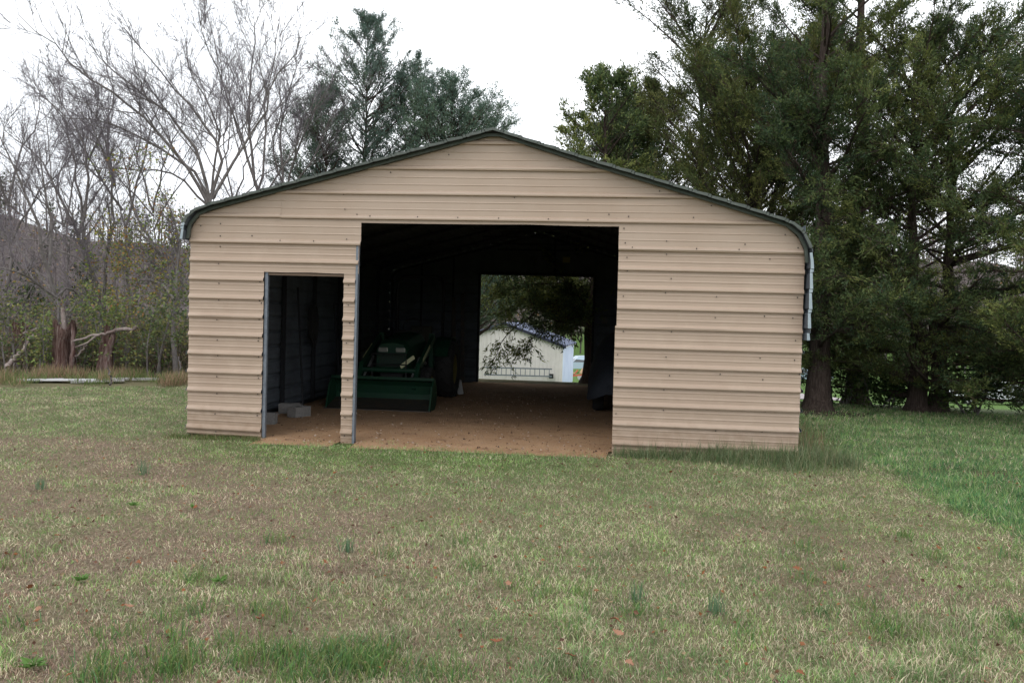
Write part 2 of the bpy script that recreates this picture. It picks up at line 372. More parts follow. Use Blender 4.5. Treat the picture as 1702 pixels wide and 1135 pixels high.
def sheet(name, z0, z1, xl, xr, prof, y0=0.0, m=(TAN, INNER), parent=garage, mp=None, step=.30, wob=.010, top_in=None, sag=(0, 0), seed=0):
    """ribbed sheet standing in the XZ plane, ribs towards -Y"""
    pr = [p for p in prof(z0, z1) if z0+.002 < p[0] < z1-.002]
    allp = prof(z0, z1); pz = [p[0] for p in allp]; py = [p[1] for p in allp]
    zs = sorted(set([z0, z1]+[p[0] for p in pr]+[round(z, 4) for z in np.arange(z0+.05, z1-.01, .06)]))
    zs = np.array(zs); ys_ = np.interp(zs, pz, py, left=0, right=0)
    XL = xl(zs) if callable(xl) else np.full(len(zs), xl); XR = xr(zs) if callable(xr) else np.full(len(zs), xr)
    nc = max(2, int((XR.max()-XL.min())/step)+1)
    t = np.linspace(0, 1, nc)
    X = XL[:, None]+(XR-XL)[:, None]*t[None, :]
    Zz = zs[:, None]+np.zeros_like(X)
    Yy = y0-ys_[:, None]+wob*(fnoise(X+seed, Zz, 1.1, 31)-.5)*2
    bot = (zs-z0 < 1e-6)[:, None]; tp = (z1-zs < 1e-6)[:, None]
    Zz = Zz+np.where(bot, (vnoise(X+seed*3.1, X*0, .35, 33)-.5)*.012*(wob > 0), 0)
    Zz = Zz+(sag[0]*(1-t)+sag[1]*t)[None, :]*((z1-zs)/(z1-z0))[:, None]
    a = Acc(); k = len(zs)
    V = np.stack([X, Yy, Zz], -1).reshape(-1, 3)
    if mp is not None: V = mp(V)
    i = (np.arange(k-1)[:, None]*nc+np.arange(nc-1)[None, :]).ravel()
    a.add(V, np.stack([i, i+1, i+nc+1, i+nc], 1))
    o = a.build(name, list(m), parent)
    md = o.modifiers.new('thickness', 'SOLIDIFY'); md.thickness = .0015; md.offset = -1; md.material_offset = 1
    return o
P = 'siding_panel'
up = (TANHI, INNER); lo_ = (TAN, INNER)
sheet(P, 3.315, 3.715, x_left, x_right, ribs_high, -.008, up, seed=1)
sheet(P, 2.672, 3.33, lambda z: np.maximum(x_left(z), -2.55), x_right, ribs_high, -.004, up, seed=2, sag=(0, .02))
sheet(P, 2.668, 3.030, x_left, -2.54, ribs_high, -.010, up, seed=3, sag=(0, .008))
sheet(P, 2.395, 2.69, x_left, -1.545, ribs_high, -.006, up, seed=4)
sheet(P, 2.40, 2.70, 1.543, x_right, ribs_high, -.006, up, seed=5)
sheet(P, 2.054, 2.41, -3.682, -1.565, ribs_low, 0, lo_, seed=6)
for k, (za, zb) in enumerate(((1.500, 2.056), (.585, 1.512), (.05, .60))):
    sheet(P, za, zb, -3.684, -2.742, ribs_low, .002*k, lo_, seed=7+k, sag=(0, 0 if k < 2 else -.02))
    sheet(P, za-(.085 if k == 2 else 0), zb, -1.746, -1.602, ribs_low, .002*k, lo_, seed=10+k, step=.07)
for k, (za, zb, xl) in enumerate(((1.505, 2.42, 1.548), (.585, 1.517, 1.532), (.0, .60, 1.536))):
    sheet(P, za, zb, xl, 3.684, ribs_low, .002*k, lo_, seed=13+k, sag=(0, 0 if k < 2 else -.015))
# back wall
def back(V): V = V.copy(); V[:, 1] = 10.66-V[:, 1]; return V
bm_ = (TAN, INNER)
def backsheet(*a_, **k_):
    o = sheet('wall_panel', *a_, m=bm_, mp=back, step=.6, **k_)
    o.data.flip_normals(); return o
for za, zb in ((0, .9), (.9, 1.8), (1.8, 2.69)):
    backsheet(za, zb+.01, -3.70, -1.396, ribs_low)
    backsheet(za, zb+.01, 1.383, 3.70, ribs_low)
xl0 = lambda z: x_left(z, 0)-.03 if np.ndim(z) == 0 else x_left(z, 0)-.03
xr0 = lambda z: x_right(z, 0)+.03
backsheet(2.68, 3.2, xl0, xr0, ribs_low); backsheet(3.19, 3.76, xl0, xr0, ribs_low)
# side walls
for sgn in (-1, 1):
    def side(V, sgn=sgn):
        return np.stack([sgn*(3.688-V[:, 1]), V[:, 0], V[:, 2]], 1)
    for za, zb in ((0, .9), (.9, 1.8), (1.8, 2.72)):
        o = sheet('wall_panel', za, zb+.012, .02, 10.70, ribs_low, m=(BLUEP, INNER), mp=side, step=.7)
        if sgn < 0: o.data.flip_normals()
# roof panels: ribs run front to back, the sheets follow the bent bows
seg = np.hypot(*np.diff(CONT, axis=0).T); S = np.concatenate([[0], np.cumsum(seg)]); STOT = S[-1]
def cpos(s):
    s = np.clip(s, 0, STOT); return np.stack([np.interp(s, S, CONT[:, 0]), np.interp(s, S, CONT[:, 1])], -1)
def cnrm(s):
    d = cpos(np.asarray(s)+.03)-cpos(np.asarray(s)-.03); d /= np.linalg.norm(d, axis=-1)[..., None]+1e-9
    return np.stack([-d[..., 1], d[..., 0]], -1)
sL = .20; sR = float(np.interp(1, [0, 1], [0, S[16]]))+.01
breaks = [(0, sL, BLUEP)]
s = sL
while s < sR-.3:
    e = min(s+.9144, sR); breaks.append((s, e, GREEN)); s = e
s = sR
while s < STOT-.05:
    e = min(s+.9144, STOT); breaks.append((s, e, BLUEP)); s = e
PIT = .2286
YF = -.17
for bi, (sa, sb, mm) in enumerate(breaks):
    ss = [sa, sb]; rib_s = [sL-.06+PIT*k for k in range(-1, 60)]
    for r0 in rib_s:
        for q in (-.035, -.018, .018, .035): ss.append(r0+q)
    ss = np.array(sorted(q for q in ss if sa-1e-6 <= q <= sb+1e-6)); extra = S[(S > sa) & (S < sb)]; ss = np.unique(np.round(np.concatenate([ss, extra]), 5))
    dist = np.abs(ss[:, None]-np.array(rib_s)[None, :]).min(1)
    h = np.interp(dist, [.018, .035], [.021, 0])+.002*(bi % 2)
    p2 = cpos(ss)+cnrm(ss)*h[:, None]
    YY = np.linspace(YF, 10.82, 10)
    V = np.array([[x, y, z] for y in YY for x, z in p2]); k = len(ss)
    i = (np.arange(9)[:, None]*k+np.arange(k-1)[None, :]).ravel()
    a = Acc(); a.add(V, np.stack([i, i+1, i+k+1, i+k], 1))
    o = a.build('roof_panel' if mm is GREEN else 'side_panel', [mm, INNER], garage)
    md = o.modifiers.new('thickness', 'SOLIDIFY'); md.thickness = .0015; md.offset = -1; md.material_offset = 1
    # front edge: folded sheet edge, one scallop per rib
    a = Acc()
    for r0 in rib_s:
        q0, q1 = max(r0+.024, sa), min(r0+PIT-.022, sb)
        if q1-q0 < .03: continue
        jit = random.uniform(-.004, .006)
        qs = np.linspace(q0, q1, 5); P2 = cpos(qs); N2 = cnrm(qs)
        tilt = np.linspace(.010+jit, -.002, 5)
        if P2[0, 0] > .04: tilt = np.linspace(.001, .013+jit, 5)
        top = P2+N2*(.012+tilt)[:, None]; botm = P2+N2*(-.016+tilt*.5)[:, None]
        for yy0, yy1 in ((YF-.004, YF+.004),):
            V = [(x, yy0, z) for x, z in top]+[(x, yy0, z) for x, z in botm]+[(x, yy1, z) for x, z in top]+[(x, yy1, z) for x, z in botm]
            F = []
            for j in range(4): F += [(j+5, j+6, j+1, j), (j+10, j+11, j+16, j+15), (j, j+1, j+11, j+10), (j+15, j+16, j+6, j+5)]
            a.add(V, F)
        # rib end, a little recessed and darker by shade
        if q1 >= r0+PIT-.0221:
            rr = r0+PIT; pr_ = cpos(rr); nr_ = cnrm(rr); td = np.array([nr_[1], -nr_[0]])
            V = []
            for yy in (YF+.002, YF+.012):
                for uu, vv in ((-.02, -.012), (.02, -.012), (.012, .026), (-.012, .026)):
                    q = pr_+td*uu+nr_*vv; V.append((q[0], yy, q[1]))
            a.add(V, [(0, 1, 2, 3), (7, 6, 5, 4), (0, 4, 5, 1), (2, 6, 7, 3)])
    if a.n: a.build('edge_trim', TRIMG if mm is GREEN else BLUEP, garage)
# bows, posts, braces
def sqtube(name, pts, hw, m=FRAMEM):
    a = Acc(); a.tube(pts, hw*1.414, 4); return a.build(name, m, garage)
for bi, yb in enumerate([-.06]+[.09+1.51*k for k in range(8)]):
    qs = np.linspace(.02, S[17], 46); off = .026 if bi == 0 else .060
    P2 = cpos(qs)-cnrm(qs)*off
    sqtube('roof_bow', [(x, yb, z) for x, z in P2], .018 if bi == 0 else .028, GREEN if bi == 0 else FRAMEM)
    if bi:
        for sgn in (-1, 1):
            a = Acc(); a.box((sgn*3.63-.028, yb-.028, 0), (sgn*3.63+.028, yb+.028, 2.5)); a.build('frame_post', FRAMEM, garage)
        a = Acc(); a.box((-1.0, yb-.02, 3.30), (1.08, yb+.02, 3.34))
        a.build('peak_brace', FRAMEM, garage)
for x0, x1, z0, z1 in ((-1.602, -1.572, -.03, 2.41), (-2.742, -2.700, .0, 2.054), (1.552, 1.60, 0, 2.41)):
    a = Acc(); a.box((x0+(.03 if x0 > 1.5 else 0), .017 if x0 != -1.602 else -.014, z0), (x1, .07, z1)); bevel(a.build('door_post', GALV, garage), .006)
a = Acc(); a.box((-2.70, .03, 2.02), (-1.752, .085, 2.05)); a.build('door_header', mat('wood_header', (.22, .16, .12), .9), garage)
a = Acc(); a.box((-1.552, .035, 2.71), (1.552, .08, 2.76)); a.build('door_header', FRAMEM, garage)
a = Acc(); a.box((-1.396, 10.56, 2.70), (1.383, 10.61, 2.75)); a.build('door_header', FRAMEM, garage)
for x in (-1.45, 1.385):
    a = Acc(); a.box((x, 10.56, 0), (x+.05, 10.61, 2.7)); a.build('door_post', FRAMEM, garage)
for x in (-2.9, -2.1, .4, 2.1, 2.9):
    a = Acc(); a.box((x, 10.565, 2.76 if abs(x) < 1.4 else 0), (x+.045, 10.605, float(zroof(x))-.09)); a.build('frame_post', FRAMEM, garage)
for sgn in (-1, 1):   # base rails
    a = Acc(); a.box((sgn*3.63-.028, .12, .01), (sgn*3.63+.028, 10.55, .066)); a.build('base_rail', FRAMEM, garage)
# screws, all too small to pick apart
a = Acc()
def screw(x, z, y=-.009):
    an = np.arange(6)*math.pi/3; r = .0085
    V = [(x+r*math.cos(t), y, z+r*math.sin(t)) for t in an]+[(x+r*.7*math.cos(t), y-.007, z+r*.7*math.sin(t)) for t in an]
    a.add(V, [(k, (k+1) % 6, 6+(k+1) % 6, 6+k) for k in range(6)]); a.add(V[6:], [tuple(range(6))[::-1]])
for k in range(-1, 10):
    zf = Z1-.2286*k-.055
    for x in (-3.32,) if k % 2 else (-3.32, -2.78): 
        if zf < 2.0 or x < -2.8: screw(x+random.uniform(-.02, .02), zf+random.uniform(-.02, .02))
    if zf < 2.05: screw(-1.68+random.uniform(-.02, .02), zf+random.uniform(-.02, .02)); screw(-2.79, zf+.02)
    for x in (1.62, 2.15, 2.72, 3.25, 3.62):
        if random.random() < .62 and zf < 2.38: screw(x+random.uniform(-.05, .05), zf+random.uniform(-.06, .03))
for x, z in ((-3.55, 2.60), (-3.3, 2.63), (-3.3, 2.48), (-2.9, 2.49), (-1.72, 2.47), (-1.6, 2.44), (-1.6, 2.77), (-1.75, 2.83), (-1.77, 3.01), (1.6, 2.66), (1.62, 2.49), (1.65, 2.80), (1.42, 2.82), (2.1, 2.52),
             (1.62, 3.02), (2.4, 2.80), (3.0, 2.5), (.9, 3.52), (1.6, 3.27), (2.6, 2.94), (-.5, 3.5), (3.45, 2.62), (-1.2, 3.28), (2.0, 3.1), (.3, 3.0), (1.05, 3.02), (3.6, 2.47), (3.61, 2.44)):
    screw(x, z, -.012)
for x in np.arange(-2.6, 3.3, .55): screw(x+random.uniform(-.1, .1), 2.437 if abs(x) > 1.56 else 2.75, -.034)
a.build('screw_heads', SCREW, garage, stuff=True)

# fixtures on the back wall inside
o = Acc(); o.box((.62, 10.545, 3.02), (.80, 10.565, 3.16)); tag(o.build('wall_notice', SIGNY, loc=(.71, 10.55, 3.02)), 'small yellowish card fixed above the rear opening inside the garage', 'notice')
for x, z, hgt, lab in ((1.62, 1.55, .16, 'upper small grey electrical box on the dark wall right of the rear opening'), (1.80, 1.02, .22, 'lower grey electrical box on the dark wall right of the rear opening')):
    o = Acc(); o.box((x, 10.50, z), (x+.14, 10.62, z+hgt)); tag(bevel(o.build('electrical_box', GREYBOX, loc=(x, 10.5, z))), lab, 'electrical box')

# ------------------------------------------------------------------ wheels
def wheel(parent, x, y, r, wdt, rimm, lug=0, name='wheel'):
    """wheel with axis along X"""
    an = np.linspace(0, 2*math.pi, 29)[:-1]
    def ringset(prof):
        V = []; k = len(prof)
        for t in an:
            for px_, rr in prof: V.append((x+px_, y+rr*math.cos(t), r+rr*math.sin(t)))
        F = []
        for q in range(28):
            for j in range(k-1):
                b0 = q*k+j; b1 = ((q+1) % 28)*k+j; F.append((b0, b1, b1+1, b0+1))
        return V, F
    h = wdt/2
    A_ = Acc(); V, F = ringset([(-h*.8, r*.55), (-h, r*.62), (-h, r*.88), (-h*.8, r*.98), (0, r), (h*.8, r*.98), (h, r*.88), (h, r*.62), (h*.8, r*.55), (-h*.8, r*.55)]); A_.add(V, F)
    if lug:
        for q in range(18):
            t = q*2*math.pi/18
            for sg in (-1, 1):
                c0 = np.array([x, y+r*.99*math.cos(t+sg*.06), r+r*.99*math.sin(t+sg*.06)]); c1 = np.array([x+sg*h*.95, y+r*.96*math.cos(t+sg*.06+.22), r+r*.96*math.sin(t+sg*.06+.22)])
                out = np.array([0, math.cos(t), math.sin(t)])*lug; tg = np.array([0, -math.sin(t), math.cos(t)])*.018
                A_.obox(c0, c1, tg, out)
    w_ = bpy.data.objects.new(name, A_.mesh('tyre', RUBBER, True)); 
    em = thing(name, '', '', (0, 0, 0)); del em['label']; del em['category']; em.parent = parent
    w_.name = 'tyre'; col.objects.link(w_); w_.parent = em
    A_ = Acc(); V, F = ringset([(-h*.78, r*.56), (-h*.5, r*.46), (-h*.35, r*.2), (-h*.45, .01)]); A_.add(V, F); V, F = ringset([(h*.78, r*.56), (h*.5, r*.46), (h*.35, r*.2), (h*.45, .01)]); A_.add(V, F)
    A_.build('rim', rimm, em, smooth=True)

# ------------------------------------------------------------------ tractor (faces the camera, -Y)
tr = thing('tractor', 'green compact tractor with front loader bucket parked in the dark garage bay', 'tractor', (-2.17, 3.5, .02))
def part(name, m, f, parent=tr, bv=0, smooth=False):
    a_ = Acc(); f(a_); o = a_.build(name, m, parent, smooth=smooth)
    if bv: bevel(o, bv)
    return o
# bucket: curved shell, width 1.74
def bucket(a_):
    prof = [(-.02, .02), (.34, .02), (.46, .10), (.50, .24), (.47, .38), (.40, .47), (.30, .50)]   # (y, z) inner line, opening faces -Y
    th = .018
    for x0, x1 in ((-.87, .87),):
        V = []
        for y, z in prof: V += [(x0, y, z), (x1, y, z)]
        for (y, z) in prof: V += [(x0, y+th, z-th), (x1, y+th, z-th)]
        k = len(prof); F = []
        for j in range(k-1):
            F += [(2*j, 2*j+1, 2*j+3, 2*j+2), (2*k+2*j+2, 2*k+2*j+3, 2*k+2*j+1, 2*k+2*j)]
        F += [(0, 2*k, 2*k+1, 1), (2*k-2, 2*k-1, 4*k-1, 4*k-2)]
        a_.add(V, F)
part('bucket', JGREEN, bucket)
bk = [c for c in tr.children if c.name.startswith('bucket')][0]
def bside(sx):
    def f(a_):
        pr_ = [(-.02, .0), (.36, .0), (.49, .09), (.53, .24), (.50, .39), (.42, .49), (.30, .52), (.16, .40)]
        V = [(sx*.87-.012, y, z) for y, z in pr_]+[(sx*.87+.012, y, z) for y, z in pr_]; k = len(pr_)
        a_.add(V, [tuple(range(k)), ]); a_.add(V, [tuple(range(2*k-1, k-1, -1))]); a_.add(V, [(j, k+j, k+(j+1) % k, (j+1) % k) for j in range(k)])
    return f
for sx in (-1, 1): part('side_plate', JGREEN, bside(sx), bk)
part('cutting_edge', WORN, lambda a_: a_.box((-.89, -.07, .0), (.89, .06, .022)), bk)
part('lower_plate', WORN, lambda a_: a_.add([(-.86, .0, .03), (.86, .0, .03), (.86, .475, .155), (-.86, .475, .155)], [(0, 1, 2, 3)]), bk)
part('top_lip', JGREEN, lambda a_: a_.box((-.88, .27, .49), (.88, .33, .535)), bk)
for sx in (-1, 1):
    def arm(a_, sx=sx):
        a_.obox((sx*.50, .50, .30), (sx*.50, .80, .72), (.035, 0, 0), (0, -.05, .035))
        a_.obox((sx*.50, .78, .68), (sx*.50, 1.95, 1.18), (.035, 0, 0), (0, -.02, .05))
    ar = part('loader_arm', JGREEN, arm)
    part('loader_post', JGREEN, lambda a_, sx=sx: a_.obox((sx*.47, 2.0, .5), (sx*.47, 1.95, 1.25), (.04, 0, 0), (0, .07, 0)))
    part('decal', STRIPE, lambda a_, sx=sx: a_.obox((sx*.538, .95, .80), (sx*.538, 1.5, 1.03), (.003, 0, 0), (0, -.01, .03)), ar)
    part('hydraulic_cylinder', RIMM, lambda a_, sx=sx: a_.tube([(sx*.42, .62, .52), (sx*.42, 1.2, .82), (sx*.42, 1.7, .70)], [.018, .03, .03], 8))
part('decal_bar', STRIPE, lambda a_: a_.obox((.20, .70, .68), (.43, .72, .86), (0, .004, 0), (.015, 0, -.03)))
part('cross_tube', JGREEN, lambda a_: a_.tube([(-.5, .72, .62), (.5, .72, .62)], .045, 10))
def hood(a_):
    sec = [(.86, .27, .62, 1.06, .95), (1.0, .30, .60, 1.12, 1.0), (1.6, .31, .60, 1.20, 1.07), (2.1, .32, .60, 1.25, 1.12)]
    V = []
    for y, hw, zb, zt, zs in sec: V += [(-hw, y, zb), (-hw, y, zs), (-hw*.72, y, zt), (0, y, zt+.03), (hw*.72, y, zt), (hw, y, zs), (hw, y, zb)]
    F = []
    for j in range(3):
        for q in range(6): F.append((j*7+q, j*7+q+1, j*7+q+8, j*7+q+7))
    a_.add(V, F); a_.add(V, [(0, 1, 2, 3, 4, 5, 6)]); a_.add(V, [(27, 26, 25, 24, 23, 22, 21)])
part('hood', JGREEN, hood, bv=.02)
part('grille', BLACKM, lambda a_: [a_.box((-.22, .845, .64+.035*k), (.22, .862, .655+.035*k)) for k in range(7)])
part('grille_guard', BLACKM, lambda a_: [a_.tube([(-.30, .70, .50), (-.30, .68, .90), (.30, .68, .90), (.30, .70, .50)], .016, 6), a_.tube([(-.30, .69, .72), (.30, .69, .72)], .012, 6)])
for sx in (-1, 1): part('headlight', LAMP, lambda a_, sx=sx: a_.box((sx*.155-.085, .838, .925), (sx*.155+.085, .87, 1.005)), bv=.012)
part('chassis', BLACKM, lambda a_: [a_.box((-.2, .9, .32), (.2, 2.9, .62)), a_.box((-.55, 1.18, .28), (.55, 1.30, .38)), a_.box((-.6, 2.75, .45), (.6, 2.95, .62))])
part('dashboard', BLACKM, lambda a_: a_.box((-.2, 2.1, .9), (.2, 2.25, 1.3)), bv=.02)
part('steering_wheel', BLACKM, lambda a_: a_.tube([(.18*math.cos(t), 2.38+.06*math.sin(t), 1.36+.17*math.sin(t)) for t in np.linspace(0, 2*math.pi, 20)], .014, 6, cap=False))
part('seat', SEATM, lambda a_: [a_.box((-.24, 2.7, .88), (.24, 3.1, .98)), a_.obox((0, 3.08, .95), (0, 3.18, 1.38), (.22, 0, 0), (0, .04, 0))], bv=.03)
for sx in (-1, 1):
    def fender(a_, sx=sx):
        V = []
        for t in np.linspace(.2, 2.7, 9): V += [(sx*.42, 2.85+.66*math.cos(t), .55+.62*math.sin(t)), (sx*.72, 2.85+.66*math.cos(t), .55+.62*math.sin(t))]
        a_.add(V, [(2*j, 2*j+1, 2*j+3, 2*j+2) for j in range(8)])
    fo = part('fender', JGREEN, fender); md = fo.modifiers.new('t', 'SOLIDIFY'); md.thickness = .01
    wheel(tr, sx*.62, 2.85, .55, .34, YELLOWP, .02)
    wheel(tr, sx*.56, 1.24, .33, .20, YELLOWP, .012)
part('roll_bar', BLACKM, lambda a_: a_.tube([(-.46, 3.0, .75), (-.47, 3.02, 2.1), (-.43, 3.03, 2.28), (-.33, 3.03, 2.36), (.33, 3.03, 2.36), (.43, 3.03, 2.28), (.47, 3.02, 2.1), (.46, 3.0, .75)], .038, 8), smooth=True)
tr.rotation_euler = (0, 0, math.radians(-1.5))

# ------------------------------------------------------------------ covered car along the right wall
cc = thing('covered_car', 'car under a dark grey fitted cover against the right wall inside the garage', 'car', (2.16, 6.1, .02))
def lofted(a_, secs, n=20, pw=2.6):
    V = []
    for y, hw, zb, zt in secs:
        for q in range(n):
            t = math.pi*q/(n-1); cx = math.cos(t); sx = math.sin(t)
            x = hw*math.copysign(abs(cx)**(2/pw), cx); z = zb+(zt-zb)*abs(sx)**(2/pw)
            V.append((x*(1+.03*math.sin(y*9+q)), y+.02*math.sin(q*2.1), z+.012*math.sin(y*7+q*1.7)))
    k = len(secs); F = []
    for j in range(k-1):
        for q in range(n-1): F.append((j*n+q, j*n+q+1, (j+1)*n+q+1, (j+1)*n+q))
    a_.add(V, F); a_.add(V, [tuple(range(n))[::-1]]); a_.add(V, [tuple(range((k-1)*n, k*n))])
part('cover', COVER, lambda a_: lofted(a_, [(-2.2, .60, .36, .62), (-2.12, .78, .28, .76), (-1.9, .86, .22, .84), (-1.3, .88, .22, .93), (-1.0, .88, .22, .97), (-.45, .86, .22, 1.28), (0, .85, .22, 1.42), (.8, .85, .22, 1.42), (1.4, .85, .22, 1.16), (1.9, .85, .24, .98), (2.15, .78, .3, .85), (2.2, .65, .36, .7)]), cc, smooth=True)
for sx in (-1, 1):
    for y in (-1.35, 1.35): wheel(cc, sx*.70, y, .31, .19, RIMM)

# tarp-wrapped bundle beside the tractor
tb = thing('wrapped_bundle', 'pale crumpled tarp bundle on the floor beside the tractor wheel', 'bundle', (-1.52, 7.1, .02))
part('tarp', TARP, lambda a_: lofted(a_, [(-.22, .10, .0, .22), (-.15, .19, .0, .33), (0, .21, .0, .37), (.15, .19, .0, .33), (.25, .1, .0, .2)], 14, 2.9), tb, smooth=True)
part('tarp_flap', TARP, lambda a_: a_.add([(.10, -.2, .33), (.24, -.22, .30), (.30, -.24, .02), (.20, -.26, .0), (.14, -.24, .1)], [(0, 1, 2, 3, 4)]), tb)

# concrete blocks by the small door
def block(loc, rz, lab):
    b = thing('concrete_block', lab, 'concrete block', loc, rz, 'concrete blocks inside the small doorway')
    def shell(a_):
        W_, D_, H_ = .34, .16, .15; t = .027
        for x0, x1 in ((-W_/2, -W_/2+t), (-t/2, t/2), (W_/2-t, W_/2)): a_.box((x0, -D_/2+t, 0), (x1, D_/2-t, H_))
        a_.box((-W_/2, -D_/2, 0), (W_/2, -D_/2+t, H_)); a_.box((-W_/2, D_/2-t, 0), (W_/2, D_/2, H_))
    part('block_shell', CONC, shell, b)
    part('block_web', CONC, lambda a_: a_.box((-.14, -.05, .0), (.14, .05, .04)), b)
block((-3.32, 2.62, .025), .25, 'long grey concrete block lying on the dirt inside the small doorway, the farther one left')
block((-3.05, 2.25, .025), 1.2, 'pale concrete block showing its square end on the dirt inside the small doorway')
block((-3.22, 1.30, .025), .1, 'grey concrete block half hidden by the left post of the small doorway')
# red fuel can and hanging hose coil, leaning pipes
rc = thing('fuel_can', 'small red fuel can on the dark floor seen through the small doorway', 'fuel can', (-3.05, 4.6, .02))
part('can_body', REDP, lambda a_: a_.box((-.13, -.09, 0), (.13, .09, .26)), rc, bv=.03)
part('can_handle', REDP, lambda a_: a_.tube([(-.09, 0, .25), (-.06, 0, .31), (.05, 0, .31), (.08, 0, .25)], .015, 6), rc)
part('spout', BLACKM, lambda a_: a_.tube([(.08, 0, .25), (.17, 0, .36)], [.02, .012], 8), rc)
hc = Acc()
for k in range(5):
    t = np.linspace(0, 2*math.pi, 22); r0 = .16+.012*k
    hc.tube(np.stack([np.full(22, -3.56+.02*k), 4.2+r0*.8*np.cos(t), 1.45+r0*1.7*np.sin(t)-.02*k], 1), .014, 5, cap=False)
tag(hc.build('hose_coil', RUBBER, loc=(-3.56, 4.2, 1.2)), 'dark hose coil hanging on the left inner wall of the garage', 'hose')
for k, (y, x, hgt, lab) in enumerate(((3.3, -3.35, 2.0, 'nearer thin pipe leaning on the left inner wall'), (5.3, -3.3, 1.8, 'farther thin pipe leaning on the left inner wall'))):
    a = Acc(); a.tube([(x, y, .02), (-3.57, y+.25, hgt)], .016, 6); tag(a.build('pipe', FRAMEM, loc=(x, y, .02)), lab, 'pipe')
for k in range(2):
    a = Acc(); x = -1.95+.22*k; a.obox((x, 10.2, .02), (x-.1, 10.5, 2.1+.1*k), (.045, 0, 0), (0, .012, 0))
    tag(a.build('board', WORN, loc=(x, 10.2, .02)), ('left' if k == 0 else 'right')+' one of two boards leaning on the dark rear wall beside the opening', 'board')

# ------------------------------------------------------------------ white building beyond
wb = thing('white_metal_building', 'small white metal building with slate blue roof downhill behind the garage', 'building', (.12, 36.2, -2.0), math.radians(-3))
BW, BL, EH, RH = 6.6, 9.5, 2.3, 3.45
def vsheet(a_, p0, p1, z0, ztop, n):
    """vertical ribbed wall from p0 to p1"""
    p0, p1 = np.array(p0, float), np.array(p1, float); d = (p1-p0); L_ = np.linalg.norm(d); d /= L_; nn = np.array([d[1], -d[0]])
    us = []; k = int(L_/n)
    for q in range(k+1): us += [(q*n-.03, 0), (q*n-.015, .025), (q*n+.015, .025), (q*n+.03, 0)]
    us = [(0, 0)]+[u for u in us if 0.001 < u[0] < L_-.001]+[(L_, 0)]
    if callable(ztop):
        us += [(L_/2+.0005, 0)]; us = sorted(us)
    V = []
    for u_, h_ in us:
        q = p0+d*u_+nn*h_; zt = ztop(u_/L_) if callable(ztop) else ztop; V += [(q[0], q[1], z0), (q[0], q[1], zt)]
    a_.add(V, [(2*j, 2*j+2, 2*j+3, 2*j+1) for j in range(len(us)-1)])
part('gable_wall', WHITEM, lambda a_: vsheet(a_, (-BW, 0), (0, 0), -.3, lambda t: EH+(RH-EH)*(1-abs(2*t-1)), .23), wb)
part('side_wall', BLUEW, lambda a_: vsheet(a_, (0, 0), (0, BL), -.3, EH, .6), wb)
part('side_wall', WHITEM, lambda a_: vsheet(a_, (-BW, BL), (-BW, 0), -.3, EH, .3), wb)
part('gable_wall', WHITEM, lambda a_: vsheet(a_, (0, BL), (-BW, BL), -.3, lambda t: EH+(RH-EH)*(1-abs(2*t-1)), .3), wb)
for sx in (0, 1):
    x0 = .18 if sx == 0 else -BW-.18; z0 = EH-.06
    part('roof', ROOFB, lambda a_: a_.obox(((x0-BW/2)/2, -.15, (z0+RH)/2+.05), ((x0-BW/2)/2, BL+.15, (z0+RH)/2+.05), ((x0+BW/2)/2, 0, (z0-RH)/2), (0, 0, .03)), wb)
    part('fascia', DARKT, lambda a_: a_.obox((x0, -.17, z0-.02), (-BW/2, -.17, RH-.02), (0, .02, 0), (0, 0, .07)), wb)
part('eave_trim', WHITEP, lambda a_: a_.box((.0, .1, EH-.12), (.12, BL, EH-.02)), wb)
tag(bevel((lambda A_: (A_.box((-.62, 35.92, -1.52), (-.36, 36.1, -1.27)), A_.build('meter_box', BLACKM, loc=(-.5, 36, -1.5)))[1])(Acc()), .02), 'small black box low on the white building wall near its corner', 'box')
ld = thing('ladder', 'long aluminium extension ladder hung flat along the white building wall', 'ladder', at(861, 618, 45.4))
R_ = RT
def lad(z):
    return lambda a_: a_.obox((-1.86, -.16, z), (1.86, .16, z-.0), (0, .03, 0), (0, 0, .035))
part('rail', GALV, lad(.20), ld); part('rail', GALV, lad(-.20), ld)
for k in range(14):
    x = -1.7+.262*k; part('rung', GALV, lambda a_: a_.obox((x, .16*x/1.86, -.19), (x, .16*x/1.86, .19), (.018, 0, 0), (0, .018, 0)), ld)

